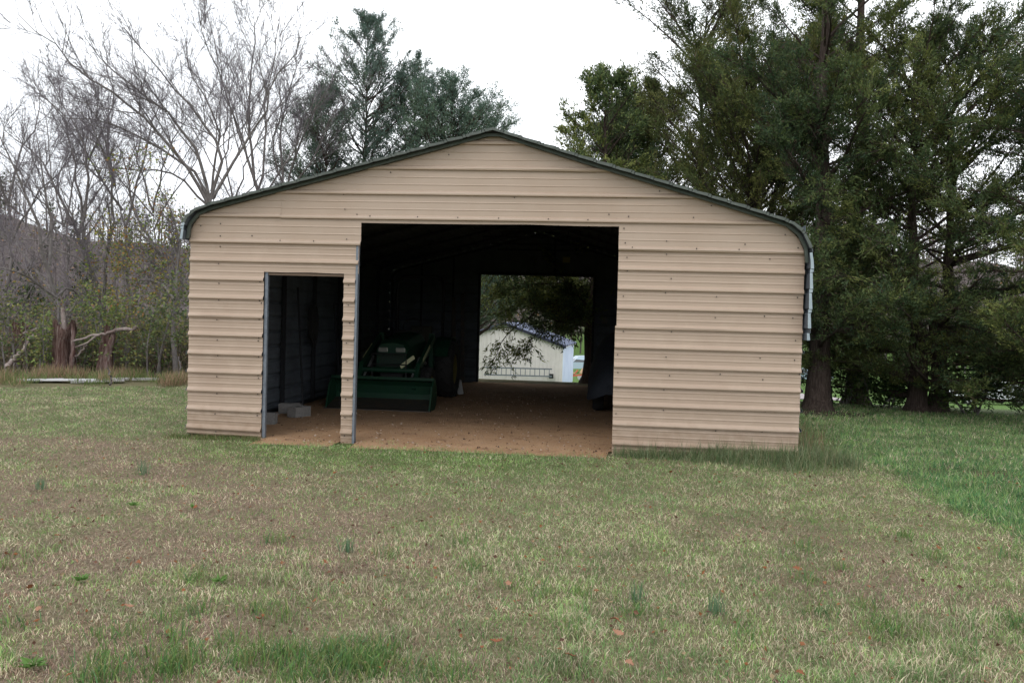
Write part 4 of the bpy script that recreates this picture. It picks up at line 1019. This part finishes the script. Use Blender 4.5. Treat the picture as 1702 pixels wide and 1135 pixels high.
# leafy saplings at the wood edge
def sapling(label, px, d, h, seed, cnt, cols_, spread=1.0, name='sapling', cat='sapling', ls=(.05, .10)):
    global rng
    rng = np.random.default_rng(seed); p = at(px, 600, d); loc = np.array([p[0], p[1], float(zg(p[0], p[1]))])
    T = thing(name, label, cat, loc, 0, 'leafy saplings at the wood edge'); st = Acc(); lf = Acc(); pts = []
    for q in range(4):
        B_ = grow(rng.normal(size=3)*[.12, .12, 0], norm(np.array([rng.normal()*.25*spread, rng.normal()*.25, 1])), h*rng.uniform(.7, 1.05), 8, .07); st.tube(B_, np.linspace(.022, .006, 9), 5, cap=False)
        k = int(10*h/2); t = .2+.8*rng.random(k); b, td = interp_path(B_, t)
        e_ = b+norm(td*.5+rng.normal(size=(k, 3))*.9)*(rng.uniform(.3, .8, (k, 1)))*spread*h/3.2
        cones(st, b, e_, .006, .002); pts.append(np.concatenate([b+(e_-b)*rng.uniform(.3, 1.1, (k, 1)) for _ in range(4)]))
    cnt = int(cnt*1.7); pts = np.concatenate(pts); sel = pts[rng.integers(len(pts), size=cnt)]+rng.normal(size=(cnt, 3))*.10
    cc_ = np.array(cols_)[rng.integers(len(cols_), size=cnt)]*rng.uniform(.8, 1.5, (cnt, 1))
    blades(lf, sel, rng.normal(size=(cnt, 3))*[1, 1, .5]+[0, 0, -.2], rng.uniform(*ls, cnt), rng.uniform(ls[0]*.6, ls[1]*.6, cnt), cc_, fold=.05)
    st.build('stems', BARK, T); lf.build('leaves', LEAF, T, colattr=True)
G1 = [(.14, .19, .06), (.17, .22, .06), (.22, .22, .07), (.10, .14, .06)]
G2 = [(.09, .13, .05), (.13, .16, .05), (.20, .19, .06), (.08, .10, .05)]
G3 = [(.28, .24, .06), (.30, .16, .05), (.16, .18, .05), (.12, .15, .06)]
sapling('bright green leafy sapling between the two broken stumps', 178, 19.5, 2.2, 301, 700, G1, 1.0)
sapling('tall yellowish leafy sapling left of the garage wall', 215, 20.5, 4.2, 302, 1100, G3, 1.0)
sapling('green sapling hugging the garage corner', 255, 19, 2.6, 303, 900, G2, 1.1)
sapling('light green sapling left of the big stump', 58, 18.8, 1.5, 304, 450, G1, .9)
sapling('thin olive sapling at the far left edge', 15, 20, 2.4, 305, 450, G2, .9)
sapling('dark green bushy sapling behind the big stump', 130, 20.5, 2.3, 306, 900, G2, 1.2)
sapling('orange tinted sapling in the middle of the wood edge', 150, 23, 3.6, 307, 600, G3, 1.0)
sapling('small green sapling under the garage corner tree', 285, 21, 1.8, 308, 600, G2, 1.2)
sapling('leafy sapling under the double cedar trunk', 1475, 16.5, .9, 309, 800, [(.03, .06, .02), (.05, .09, .02), (.08, .13, .03)], 1.6)
sapling('leafy sapling right of the double cedar trunk', 1625, 15.6, 1.1, 310, 900, [(.03, .06, .02), (.05, .09, .02), (.08, .13, .03)], 1.8)
sapling('leafy sapling behind the near cedar trunk', 1410, 18.0, 1.3, 311, 700, [(.03, .05, .02), (.05, .08, .02), (.08, .12, .03)], 1.4)

rng = np.random.default_rng(77)
# undergrowth: one tangled mass
a = Acc(); a2 = Acc(); N = 9000
px = rng.uniform(-60, 345, N); d = 20.6+rng.random(N)**1.2*8; P0 = np.array([at(x, 600, q) for x, q in zip(px, d)])
ok = ~in_garage(P0[:, 0], P0[:, 1], .25); P0 = P0[ok]; N = len(P0); d = d[ok]
P0[:, 2] = zg(P0[:, 0], P0[:, 1]); hh = rng.uniform(.2, 1.15, N)*(.4+.9*fnoise(P0[:, 0], P0[:, 1], 1.5, 41))*(1+sstep(23, 27, d)*.5)
P1 = P0+np.stack([rng.normal(size=N)*.25, rng.normal(size=N)*.2, np.ones(N)], 1)*hh[:, None]
stc = np.array([(.18, .15, .135), (.24, .19, .17), (.14, .10, .09), (.13, .16, .08), (.28, .22, .18)])[rng.integers(5, size=N)]
cones(a, P0, P1, .007, .003, stc)
M_ = 42000; j = rng.integers(N, size=M_); q = P0[j]+(P1-P0)[j]*rng.uniform(.1, 1.1, (M_, 1))+rng.normal(size=(M_, 3))*.12
gcol = np.array([(.15, .21, .06), (.10, .16, .055), (.22, .20, .09), (.25, .17, .12), (.15, .12, .08), (.20, .29, .07)])
pick = np.clip((fnoise(q[:, 0], q[:, 1], 2.5, 43)*6+rng.normal(size=M_)*1.2), 0, 5).astype(int)
blades(a, q, rng.normal(size=(M_, 3)), rng.uniform(.06, .15, M_), rng.uniform(.025, .055, M_), gcol[pick]*rng.uniform(.7, 1.25, (M_, 1)), fold=.05)
a.build('undergrowth', LEAF, colattr=True, stuff=True)
# dry brown grass along the lawn edge at left
a = Acc(); N = 14000
px = rng.uniform(-60, 312, N); q_ = rng.random(N); py = 640-q_*12+4*np.sin(px*.05); P0 = []
for x, y in zip(px, py):
    r_ = ray(x, y); t = -CAM[2]/r_[2]; P0.append(CAM+r_*t)
P0 = np.array(P0)
P0[:, 2] = zg(P0[:, 0], P0[:, 1]); dens_ = fnoise(P0[:, 0], P0[:, 1], 1.2, 45)
ok = (rng.random(N) < sstep(.42, .62, dens_)*.8+.15) & ~in_garage(P0[:, 0], P0[:, 1], .1); P0 = P0[ok]; N = len(P0); dens_ = dens_[ok]
cst = np.array([(.33, .22, .14), (.40, .28, .18), (.16, .20, .07), (.18, .24, .08), (.12, .17, .05)])
cl = cst[np.clip((1-dens_)*7-1+rng.normal(size=N)*.9, 0, 4).astype(int)]*rng.uniform(.7, 1.2, (N, 1))
blades(a, P0, np.stack([rng.normal(size=N)*.35, rng.normal(size=N)*.35, np.ones(N)], 1), rng.uniform(.12, .42, N)*(.3+dens_), rng.uniform(.006, .013, N), cl)
a.build('dry_grass', BLADE, colattr=True, stuff=True)

# ------------------------------------------------------------------ stumps, logs, boards at left
def hit(px, py):
    r_ = ray(px, py); t = -CAM[2]/r_[2]; return CAM+r_*t
def stump(label, base_px, base_d, prof, seed, extra=None, name='broken_stump'):
    """prof: rows (dpx offset x metres, z, radius)"""
    global rng
    rng = np.random.default_rng(seed); p = at(base_px, 600, base_d); loc = np.array([p[0], p[1], float(zg(p[0], p[1]))])
    T = thing(name, label, 'tree stump', loc, 0, 'broken stumps at the wood edge')
    a_ = Acc(); n = 18; V = []
    fl = 1+.14*np.sin(np.arange(n)*2*math.pi/n*3+seed)+.06*rng.normal(size=n)
    for q, (x, z, r) in enumerate(prof):
        for t in range(n):
            an = 2*math.pi*t/n; jag = (rng.uniform(-.06, .22) if q == len(prof)-1 else 0)
            rr = r*fl[t]*(1+rng.uniform(-.05, .05)); V.append((x+rr*math.cos(an), rr*math.sin(an), z+jag))
    k = len(prof); top = len(V); V.append((prof[-1][0], 0, prof[-1][1]-.15))
    a_.add(V, [(q*n+t, q*n+(t+1) % n, (q+1)*n+(t+1) % n, (q+1)*n+t) for q in range(k-1) for t in range(n)])
    a_.add(V, [((k-1)*n+t, (k-1)*n+(t+1) % n, top) for t in range(n)])
    a_.build('stump_body', DEADW, T, smooth=True)
    for pts, r, nm in (extra or []):
        b = Acc(); P_ = np.array(pts, float); t = np.linspace(0, 1, 12); u_ = t*(len(P_)-1); P2 = np.stack([np.interp(u_, np.arange(len(P_)), P_[:, j]) for j in range(3)], 1)+rng.normal(size=(12, 3))*.005
        b.tube(P2, np.linspace(r*1.3, r*.8, 12), 9, jit=.16); b.build(nm, GREYW if nm == 'spike' else SLABW, T, smooth=True)
stump('thick reddish broken stump with a pale spike on top', 106, 19.0, [(0, -.1, .30), (0, .1, .25), (-.02, .45, .22), (-.02, .85, .21), (.0, 1.0, .23), (0, 1.12, .22)], 401,
      [([(.02, 0, 1.0), (-.02, 0, 1.3), (-.04, 0, 1.6)], .05, 'spike'), ([(.20, -.05, .0), (.27, -.08, .5), (.25, -.06, 1.22)], .05, 'split_slab')])
stump('leaning split stump, pale on its right side, holding a fallen limb', 172, 19.2, [(0, -.1, .22), (.0, .1, .19), (.03, .45, .17), (.08, .8, .16), (.15, 1.08, .13)], 402,
      [([(.17, -.1, .05), (.17, -.12, .5), (.22, -.1, .8), (.28, -.05, 1.0)], .07, 'split_slab')])
stump('dark reddish stump farthest left in the brush', 34, 21.5, [(0, -.1, .26), (0, .3, .22), (0, .7, .22), (0, 1.05, .24)], 403)
def limb(label, pts, r, m=GREYW, name='fallen_limb', cat='fallen limb', fork=None):
    P_ = np.array([at(px, py, d) for px, py, d in pts]); t = np.linspace(0, len(P_)-1, 16)
    P2 = np.stack([np.interp(t, np.arange(len(P_)), P_[:, j]) for j in range(3)], 1)+rng.normal(size=(16, 3))*.02
    b = Acc(); b.tube(P2, np.linspace(r, r*.5, 16), 8, jit=.2)
    if fork is not None:
        F_ = np.array([at(px, py, d) for px, py, d in fork]); b.tube(F_, np.linspace(r*.6, r*.3, len(F_)), 6, jit=.2)
    tag(b.build(name, m, smooth=True, loc=P2[0]), label, cat)
limb('long pale dead limb lying across the leaning stump, its broken end forked', [(228, 546, 19.0), (195, 549, 18.9), (172, 554, 18.8), (150, 561, 18.8), (122, 566, 18.7)], .045, fork=[(160, 558, 18.8), (145, 570, 18.7), (125, 577, 18.7)])
limb('grey log leaning in the brush left of the thick stump', [(12, 610, 18.6), (35, 585, 18.9), (55, 555, 19.3)], .06)
limb('thin curved dead branch low between the two stumps', [(118, 596, 18.9), (130, 590, 18.9), (142, 572, 18.9)], .03)
limb('short dead branch stub above the leaning grey log', [(40, 556, 19.6), (62, 545, 19.5)], .04)
def stake(label, x0, y0, x1, y1, d, r):
    limb(label, [(x0, y0, d), ((x0+x1)/2+1, (y0+y1)/2, d), (x1, y1, d)], r, BARK, 'stake', 'stake')
stake('thin dark stake standing in the grass in front of the leaning stump', 183, 643, 180, 612, 17.0, .022)
stake('thin dark stick leaning near the garage corner', 300, 622, 294, 580, 19.0, .022)
bd = thing('board_pile', 'weathered pale boards lying on the grass below the thick stump', 'board pile', tuple(hit(110, 637)), .46)
for k, (x0, x1, y0, z, m_) in enumerate(((-.9, .55, .05, .07, SHEETW), (-.3, .95, .22, .055, ROTB), (-.95, -.1, .30, .04, ROTB), (.1, 1.1, -.05, .03, ROTB))):
    part('board', m_, lambda a_: a_.obox((x0, y0, z), (x1, y0+.03*k, z+.01*k), (0, .12, 0), (0, 0, .015)), bd)
part('support_block', BLACKM, lambda a_: a_.box((-.62, -.02, -.02), (-.45, .3, .05)), bd)
b2 = thing('board_pile', 'second row of low grey boards on the grass right of the stake', 'board pile', tuple(hit(215, 634)), .38)
for k, (x0, x1) in enumerate(((-.7, .0), (.05, .8))):
    part('board', ROTB, lambda a_: a_.obox((x0, .02*k, .05), (x1, .03*k, .06), (0, .10, 0), (0, 0, .02)), b2)

# far wood on the hill: too many to count
rng = np.random.default_rng(55)
a = Acc(); N = 1800
az = rng.uniform(-.95, .75, N); r_ = rng.uniform(118, 240, N); X = 1.1+np.sin(az)*r_; Y = -9.8+np.cos(az)*r_
near = rng.random(N) < 0
X = np.where(near & (az < -.25), 1.1+np.sin(az)*rng.uniform(38, 90, N), X); Y = np.where(near & (az < -.25), -9.8+np.cos(az)*(X-1.1)/np.sin(az), Y)
Zb = zg(X, Y); hh = rng.uniform(7, 13, N); P0 = np.stack([X, Y, Zb], 1)
top = P0+np.stack([rng.normal(size=N)*.6, rng.normal(size=N)*.6, hh], 1)
tc_ = np.array([(.17, .145, .145), (.22, .19, .19), (.13, .11, .105)])[rng.integers(3, size=N)]*rng.uniform(.8, 1.2, (N, 1))
cones(a, P0, top, .14, .03, tc_)
K = 16; j = np.repeat(np.arange(N), K); f_ = rng.uniform(.25, .97, N*K); s0 = P0[j]+(top-P0)[j]*f_[:, None]
dn = norm(np.stack([rng.normal(size=N*K), rng.normal(size=N*K), np.abs(rng.normal(size=N*K))*.9+.3], 1)); e0 = s0+dn*((1.1-f_)*hh[j]*.42)[:, None]
slivers(a, s0, e0-s0, np.linalg.norm(e0-s0, axis=1), .11, tc_[j])
K = 3; jj = np.repeat(np.arange(len(s0)), K); ff = rng.uniform(.3, 1, len(jj)); s1 = s0[jj]+(e0-s0)[jj]*ff[:, None]
e1 = s1+norm(rng.normal(size=(len(jj), 3))+[0, 0, .5])*rng.uniform(.5, 1.4, (len(jj), 1))
slivers(a, s1, e1-s1, np.linalg.norm(e1-s1, axis=1), .06, tc_[j][jj])
# a few evergreens and last leaves among them
ev = rng.random(N) < .10; idx = np.repeat(np.where(ev)[0], 70); fz = rng.random(len(idx))
cp = P0[idx]+np.stack([rng.normal(size=len(idx))*(1.15-fz)*1.3, rng.normal(size=len(idx))*(1.15-fz)*1.3, fz*hh[idx]*.85], 1)
blades(a, cp, rng.normal(size=(len(idx), 3)), .9, .5, np.tile([.045, .06, .03], (len(idx), 1))*rng.uniform(.7, 1.4, (len(idx), 1)))
lv = rng.random(len(e1)) < .16
blades(a, e1[lv], rng.normal(size=(lv.sum(), 3)), .5, .3, np.array([(.26, .15, .07), (.20, .18, .08), (.12, .15, .06)])[rng.integers(3, size=lv.sum())])
a.build('far_wood', HILLM, colattr=True, stuff=True)

# ------------------------------------------------------------------ grass
def blade_field(a_, P0, h, wd, lean, c, bend=.35):
    """curved grass blades: quad + tip triangle"""
    n = len(P0); az = rng.random(n)*2*math.pi; dx = np.stack([np.cos(az), np.sin(az), np.zeros(n)], 1); sd_ = np.stack([-np.sin(az+rng.normal(size=n)), np.cos(az+rng.normal(size=n)), np.zeros(n)], 1)
    h = h[:, None]; wd = wd[:, None]; lean = lean[:, None]
    m_ = P0+dx*h*lean*.45+np.array([0, 0, 1])*h*np.sqrt(np.clip(1-(lean*.45)**2, .1, 1))*.55
    t_ = P0+dx*h*lean+np.array([0, 0, 1])*h*np.sqrt(np.clip(1-lean**2, .04, 1))*.95
    V = np.stack([P0-sd_*wd*.5, P0+sd_*wd*.5, m_+sd_*wd*.38, m_-sd_*wd*.38, t_], 1).reshape(-1, 3)
    b = (np.arange(n)*5)[:, None]
    C = np.repeat(c, 5, 0); 
    a_.add(V, b+np.array([[0, 1, 2, 3]]), C)
    s0 = a_.n-n*5; a_.V.append(np.zeros((0, 3))); a_.C.append(np.zeros((0, 3)))
    F = (b+np.array([[3, 2, 4]])+s0); a_.L.append(F.ravel()); a_.T.append(np.full(n, 3)); a_.M.append(np.zeros(n, int))
rng = np.random.default_rng(99)
GA = Acc()
N = 610000
th = rng.uniform(-.78, .74, N)-YAW; r_ = 3.0+15.5*rng.random(N)**1.15
X = CAM[0]+np.sin(th)*r_; Y = CAM[1]+np.cos(th)*r_
n1, n2, n3, right, brown, mossy = lawn_zone(X, Y)
clump = fnoise(X, Y, .16, 61)
edge_d = np.where(np.abs(X) < 3.7, Y+.12+.25*fnoise(X, X*0, .5, 21), -9)
dn_ = fnoise(X, Y, .4, 63)
in_dirt = ((np.abs(X) < 3.70) & (Y > -.02) & (Y < 10.9)) | (((X > -2.7) & (X < 1.53)) & (Y > -.34+.42*dn_*rng.random(N)) & (Y < 11.2))
in_dirt &= ~(((X > -2.68) & (X < 1.5)) & (Y < .25) & (dn_ > .56) & (rng.random(N) < .5))
bare = np.exp(-(((X-5.4)/.75)**2+((Y+.35)/.3)**2)) > .45+.3*rng.random(N)
und = (np.exp(-(((X-5.6)/1.5)**2+((Y-5.8)/1.0)**2)) > .5+.4*rng.random(N))
wood = (X < -7) & (Y > 7.2)
keep = ~in_dirt & ~(bare & (rng.random(N) < .8)) & ~(und & (rng.random(N) < .85)) & (rng.random(N) < .35+1.1*clump+right) & ~wood
X, Y, r_, n1, n2, n3, right, brown, mossy, clump = [q[keep] for q in (X, Y, r_, n1, n2, n3, right, brown, mossy, clump)]
N = len(X)
pal = np.array([(.125, .20, .075),      # green
                (.36, .315, .22),       # straw
                (.235, .16, .12),        # brown purple
                (.175, .255, .085),         # yellow green
                (.055, .145, .055),      # bluish green
                (.19, .135, .115)])      # dark thatch
wts = np.stack([.34+.50*sstep(.44, .60, n2)*(1-.5*brown)+.35*mossy, .26+.12*(1-n1), .07+.38*brown, .10+.40*sstep(.5, .62, n3)+.7*mossy, .02+0*n1, .10+.28*brown], 1)
wts[:, 0] *= (1-.45*brown); wts[:, 3] *= (1-.4*brown)
wr = np.array([.55, .08, .02, .12, .42, .05]); wts = lerp(wts, wr[None, :], (right*.94)[:, None])
wts /= wts.sum(1)[:, None]; cs = np.cumsum(wts, 1); u_ = (rng.random(N)*.72+.28*vnoise(X, Y, .07, 71))[:, None]; pi_ = np.clip((u_ > cs).sum(1), 0, 5)
mac = fnoise(X, Y, .9, 91); mic = fnoise(X, Y, .22, 92)
c = pal[pi_]*rng.uniform(.6, 1.45, (N, 1))*(.76+.50*sstep(.28, .72, .3*mac+.7*mic))[:, None]*1.45
h = (.015+.023*rng.random(N)+.022*clump)*(1+.9*right)*(1-.2*brown)
h = np.where(pi_ == 1, h*1.05, h)
tall = sstep(.60, .72, fnoise(X, Y, .55, 65))*sstep(-4.2, -5.6, Y)
h *= 1+1.3*tall
lean = np.clip(rng.normal(size=N)*.3+np.where((pi_ == 1) | (pi_ == 2) | (pi_ == 5), .8, .55), .05, .96)
wd = (.0024+.0020*rng.random(N))*(1+.11*np.clip(r_-4, 0, 20))*(1+.25*right)
GP = np.stack([X, Y, zg(X, Y)-.003], 1); nr = r_ < 6.0
blade_field(GA, GP[nr], h[nr], wd[nr], lean[nr], c[nr])
fr = ~nr; az_ = rng.random(fr.sum())*6.283; D_ = np.stack([np.cos(az_)*lean[fr], np.sin(az_)*lean[fr], np.sqrt(1-lean[fr]**2)], 1)
slivers(GA, GP[fr], D_, h[fr], wd[fr]*1.2, c[fr])
print('grass blades', N)
# coarse lush tufts near the camera
def tufts(list_, n_each, hr, wd_, cols_, spread):
    P_, H_, W__, L_, C_ = [], [], [], [], []
    for (x, y) in list_:
        o = rng.normal(size=(n_each, 2))*spread; P_.append(np.stack([x+o[:, 0], y+o[:, 1], zg(x+o[:, 0], y+o[:, 1])-.003], 1)); H_.append(rng.uniform(*hr, n_each)); W__.append(rng.uniform(wd_*.7, wd_*1.3, n_each)); L_.append(np.clip(rng.normal(size=n_each)*.25+.55, .05, .95)); C_.append(np.array(cols_)[rng.integers(len(cols_), size=n_each)]*rng.uniform(.75, 1.25, (n_each, 1)))
    return [np.concatenate(q) for q in (P_, H_, W__, L_, C_)]
pts = []
for _ in range(34): pts.append(tuple(hit(np.clip(rng.normal(430, 190), 0, 900), 1135-abs(rng.normal(0, 38)))[:2]))
for _ in range(34): pts.append(tuple(hit(rng.uniform(0, 1700), rng.uniform(880, 1140))[:2]))
for _ in range(14): pts.append(tuple(hit(rng.uniform(540, 640), rng.uniform(1080, 1130))[:2]))
blade_field(GA, *[q for q in tufts(pts, 55, (.05, .13), .0042, [(.10, .20, .05), (.14, .24, .06), (.09, .19, .07), (.26, .26, .10)], .05)][:4], c=tufts([(0, 0)], 55*len(pts), (.05, .1), .004, [(.10, .20, .05), (.14, .24, .06), (.09, .19, .07), (.24, .25, .10)], .05)[4])
GA.build('lawn_grass', BLADE, colattr=True, stuff=True)
# rank grass against the right wall and corner
a = Acc()
n = 8200; X = 1.55+2.75*rng.random(n)**.75; yb = -.06-.05*fnoise(X, X*0, .25, 83)-np.abs(rng.normal(size=n))*(.10+.26*sstep(1.9, 3.8, X)); Y = yb+(X > 3.72)*rng.uniform(0, .5, n); hgt = rng.uniform(.04, .24, n)*(.2+1.4*fnoise(X, Y, .32, 81)**1.5)*(1+.5*sstep(2.2, 3.6, X))*np.where(Y < -.45, .6, 1)
cl = np.array([(.11, .17, .06), (.16, .21, .10), (.09, .14, .06), (.28, .26, .15), (.20, .25, .14)])[rng.integers(5, size=n)]*rng.uniform(.7, 1.35, (n, 1))
blade_field(a, np.stack([X, Y, zg(X, Y)], 1), hgt, rng.uniform(.003, .006, n), np.clip(rng.normal(size=n)*.3+.45, .05, .95), cl)
n = 90; X = rng.uniform(1.75, 3.7, n); Y = rng.uniform(-.3, -.06, n); blade_field(a, np.stack([X, Y, zg(X, Y)], 1), rng.uniform(.18, .34, n), np.full(n, .0035), rng.uniform(.05, .4, n), np.tile([.13, .15, .08], (n, 1)))
n = 500; X = rng.uniform(3.72, 4.1, n); Y = rng.uniform(-.1, 2.4, n); blade_field(a, np.stack([X, Y, zg(X, Y)], 1), rng.uniform(.15, .62, n)*np.where(Y < 1.2, 1, .6), np.full(n, .0045), rng.uniform(.05, .4, n), np.array([(.30, .21, .13), (.16, .18, .07), (.22, .15, .09)])[rng.integers(3, size=n)])
n = 1500; X = rng.uniform(-3.9, -2.7, n); Y = rng.uniform(-.22, -.02, n); blade_field(a, np.stack([X, Y, zg(X, Y)], 1), rng.uniform(.03, .09, n), np.full(n, .004), rng.uniform(.1, .8, n), np.array([(.08, .13, .04), (.14, .19, .05), (.26, .22, .12)])[rng.integers(3, size=n)])
a.build('tall_grass', BLADE, colattr=True, stuff=True)

# dark crumbs, stones and litter on the dirt floor
a = Acc(); n = 1500; X = rng.uniform(-3.5, 3.5, n); Y = -.15+rng.random(n)**1.6*9
ok = ~((X < -2.75) & (Y < .1)) & ~((X > 1.5) & (Y < .1)); X, Y = X[ok], Y[ok]; n = len(X)
s_k = rng.uniform(.006, .020, n); oc = np.array([(1, 0, 0), (-.5, .87, 0), (-.5, -.87, 0), (0, 0, .8)])
V = np.stack([X, Y, np.full(n, .026)], 1)[:, None, :]+(oc[None]*rng.uniform(.6, 1.4, (n, 4, 1)))*s_k[:, None, None]
b = (np.arange(n)*4)[:, None]; F = np.concatenate([b+np.array([f_]) for f_ in ((0, 1, 3), (1, 2, 3), (2, 0, 3))])
cl = np.array([(.30, .22, .16), (.06, .04, .03), (.38, .30, .24), (.14, .08, .05)])[rng.integers(4, size=n)]
a.add(V.reshape(-1, 3), F, np.repeat(cl, 4, 0)); a.build('floor_gravel', mat('loose_stone', attr=True, rough=.9, spec=.1), colattr=True, stuff=True)

# fallen leaves: the larger ones one by one, the rest as litter
LFM = mat('dead_leaf', (.28, .105, .045), .7, noise=[(30, (.15, .06, .03), .4, .7)], trans=.1, spec=.3)
LFM2 = mat('tan_dead_leaf', (.38, .20, .12), .7, noise=[(30, (.28, .14, .09), .4, .7)], trans=.1, spec=.3)
def leaf_mesh(seed):
    r0 = np.random.default_rng(seed); k = 9; V = []
    for q in range(k):
        t = q/(k-1); wv = math.sin(math.pi*t**.8)*(.30+.10*((q % 2)*2-1)*(0 < q < k-1)); x = (t-.5); zc = .10*math.cos(t*5+seed)+.1
        V += [(x, -wv, zc+.25*wv), (x, 0, zc-.04), (x, wv, zc+.30*wv*r0.uniform(.4, 1.4))]
    F = []
    for q in range(k-1):
        for j in (0, 1): F.append((3*q+j, 3*q+3+j, 3*q+4+j, 3*q+1+j))
    a_ = Acc(); a_.add(V, F); return a_
lms = [leaf_mesh(s).mesh('dead_leaf', LFM if s % 3 else LFM2, True) for s in range(5)]
spots = [(65, 1022, 'orange brown dead leaf in the left foreground above the corner weed'), (325, 852, 'dead leaf on the brown grass below the small doorway'), (540, 945, 'curled dead leaf left of the lawn centre near an onion tuft'),
  (125, 940, 'dead leaf just above the left foreground weed rosette'), (230, 942, 'dead leaf right of the left foreground weed rosette'), (215, 1018, 'dead leaf in the left foreground, lowest on the purple brown grass'),
  (10, 930, 'dead leaf at the left edge of the frame'), (95, 898, 'dead leaf on brown grass near the left edge, higher than its neighbours'), (885, 910, 'single dead leaf near the middle of the lawn'),
  (798, 875, 'small dead leaf below the centre of the big opening'), (845, 983, 'dead leaf in the centre foreground'), (825, 1078, 'dead leaf low in the centre foreground'),
  (948, 1102, 'pale orange dead leaf near the bottom edge, left one of a pair'), (1046, 1114, 'dark curled dead leaf near the bottom edge, right one of a pair'), (1022, 1044, 'upper of two dead leaves nearly touching right of centre'),
  (1026, 1064, 'lower of two dead leaves nearly touching right of centre'), (880, 1035, 'small orange dead leaf among purple grass in the centre foreground'), (1115, 790, 'dead leaf near the tall grass of the right wall'),
  (1158, 893, 'dead leaf on the straw coloured grass below the right wall'), (120, 853, 'dead leaf far left on the brown lawn'), (300, 778, 'dead leaf close to the left wall corner'),
  (1560, 917, 'dead leaf on the right lawn below the lush green strip'), (1325, 955, 'dark dead leaf on the right half of the lawn'), (1640, 1125, 'dead leaf in the bottom right corner'),
  (1330, 1131, 'dead leaf cut by the bottom edge right of centre'), (640, 1008, 'dead leaf left of centre among pale straw'), (430, 1040, 'bright orange dead leaf standing on edge in the lower left'), (50, 985, 'dead leaf low at the left edge')]
for k, (px_, py_, lb_) in enumerate(spots):
    p = hit(px_, py_); o = bpy.data.objects.new('fallen_leaf', lms[k % 5]); col.objects.link(o)
    s = random.uniform(.04, .065); o.location = (p[0], p[1], float(zg(p[0], p[1]))+.035); o.scale = (s, s*.9, s); o.rotation_euler = (random.uniform(-.5, .5), random.uniform(-.5, .5), random.uniform(0, 6.28))
    tag(o, lb_, 'leaf', 'dead leaves scattered on the lawn')
a = Acc(); n = 2000; th = rng.uniform(-.7, .66, n)-YAW; r_ = rng.uniform(3.4, 11, n); X = CAM[0]+np.sin(th)*r_; Y = CAM[1]+np.cos(th)*r_; ok = (Y < -.3); X, Y = X[ok], Y[ok]; n = len(X)
blades(a, np.stack([X, Y, zg(X, Y)+rng.uniform(.01, .04, n)], 1), rng.normal(size=(n, 3))*[1, 1, .25], rng.uniform(.012, .040, n), rng.uniform(.01, .026, n), np.array([(.30, .12, .05), (.20, .10, .06), (.12, .06, .04), (.38, .28, .16)])[rng.integers(4, size=n)], fold=.15)
a.build('leaf_litter', LEAF, colattr=True, stuff=True)

# weeds one can pick out
def weed(label, px_, py_, kind, s=1.0):
    p = hit(px_, py_); loc = (p[0], p[1], float(zg(p[0], p[1])))
    if kind == 'onion':
        a_ = Acc(); n = 46; o = rng.normal(size=(n, 2))*.03*s; blade_field(a_, np.stack([o[:, 0], o[:, 1], np.zeros(n)], 1), rng.uniform(.10, .20, n)*s, rng.uniform(.003, .005, n), rng.uniform(.05, .35, n), np.tile([.12, .20, .11], (n, 1))*rng.uniform(.8, 1.4, (n, 1)))
        o_ = a_.build('wild_onion', BLADE, colattr=True); cat = 'wild onion'
    else:
        a_ = Acc(); n = 22; az = np.arange(n)*2.4+rng.random(n); el = rng.uniform(.1, .7, n); D = np.stack([np.cos(az)*np.cos(el), np.sin(az)*np.cos(el), np.sin(el)], 1)
        blades(a_, np.tile([0, 0, .02], (n, 1)), D, rng.uniform(.05, .12, n)*s, rng.uniform(.025, .045, n)*s, np.tile([.13, .24, .06], (n, 1))*rng.uniform(.8, 1.25, (n, 1)), fold=.1)
        o_ = a_.build('broadleaf_weed', LEAF, colattr=True); cat = 'weed'
    o_.location = loc; tag(o_, label, cat)
weed('bluish wild onion tuft in the brown grass left of the small doorway', 236, 788, 'onion')
weed('bluish wild onion tuft at the lower right of the lawn', 1187, 1022, 'onion', .8)
weed('wild onion tuft near the middle of the lawn', 577, 918, 'onion', .7)
weed('wide wild onion clump right of the middle foreground', 1058, 1003, 'onion', .8)
weed('faint wild onion tuft far left on the lawn', 68, 812, 'onion', .7)
weed('flat green weed rosette at left foreground', 135, 966, 'leaf', 0.55)
weed('flat green weed rosette in the bottom left corner', 55, 1112, 'leaf', 0.61)
weed('small flat weed below the small doorway', 220, 845, 'leaf', 0.44)
weed('small bright weed in front of the doorway strip', 322, 848, 'leaf', 0.39)
weed('weed with pale leaves left of the centre foreground', 365, 970, 'leaf', 0.55)
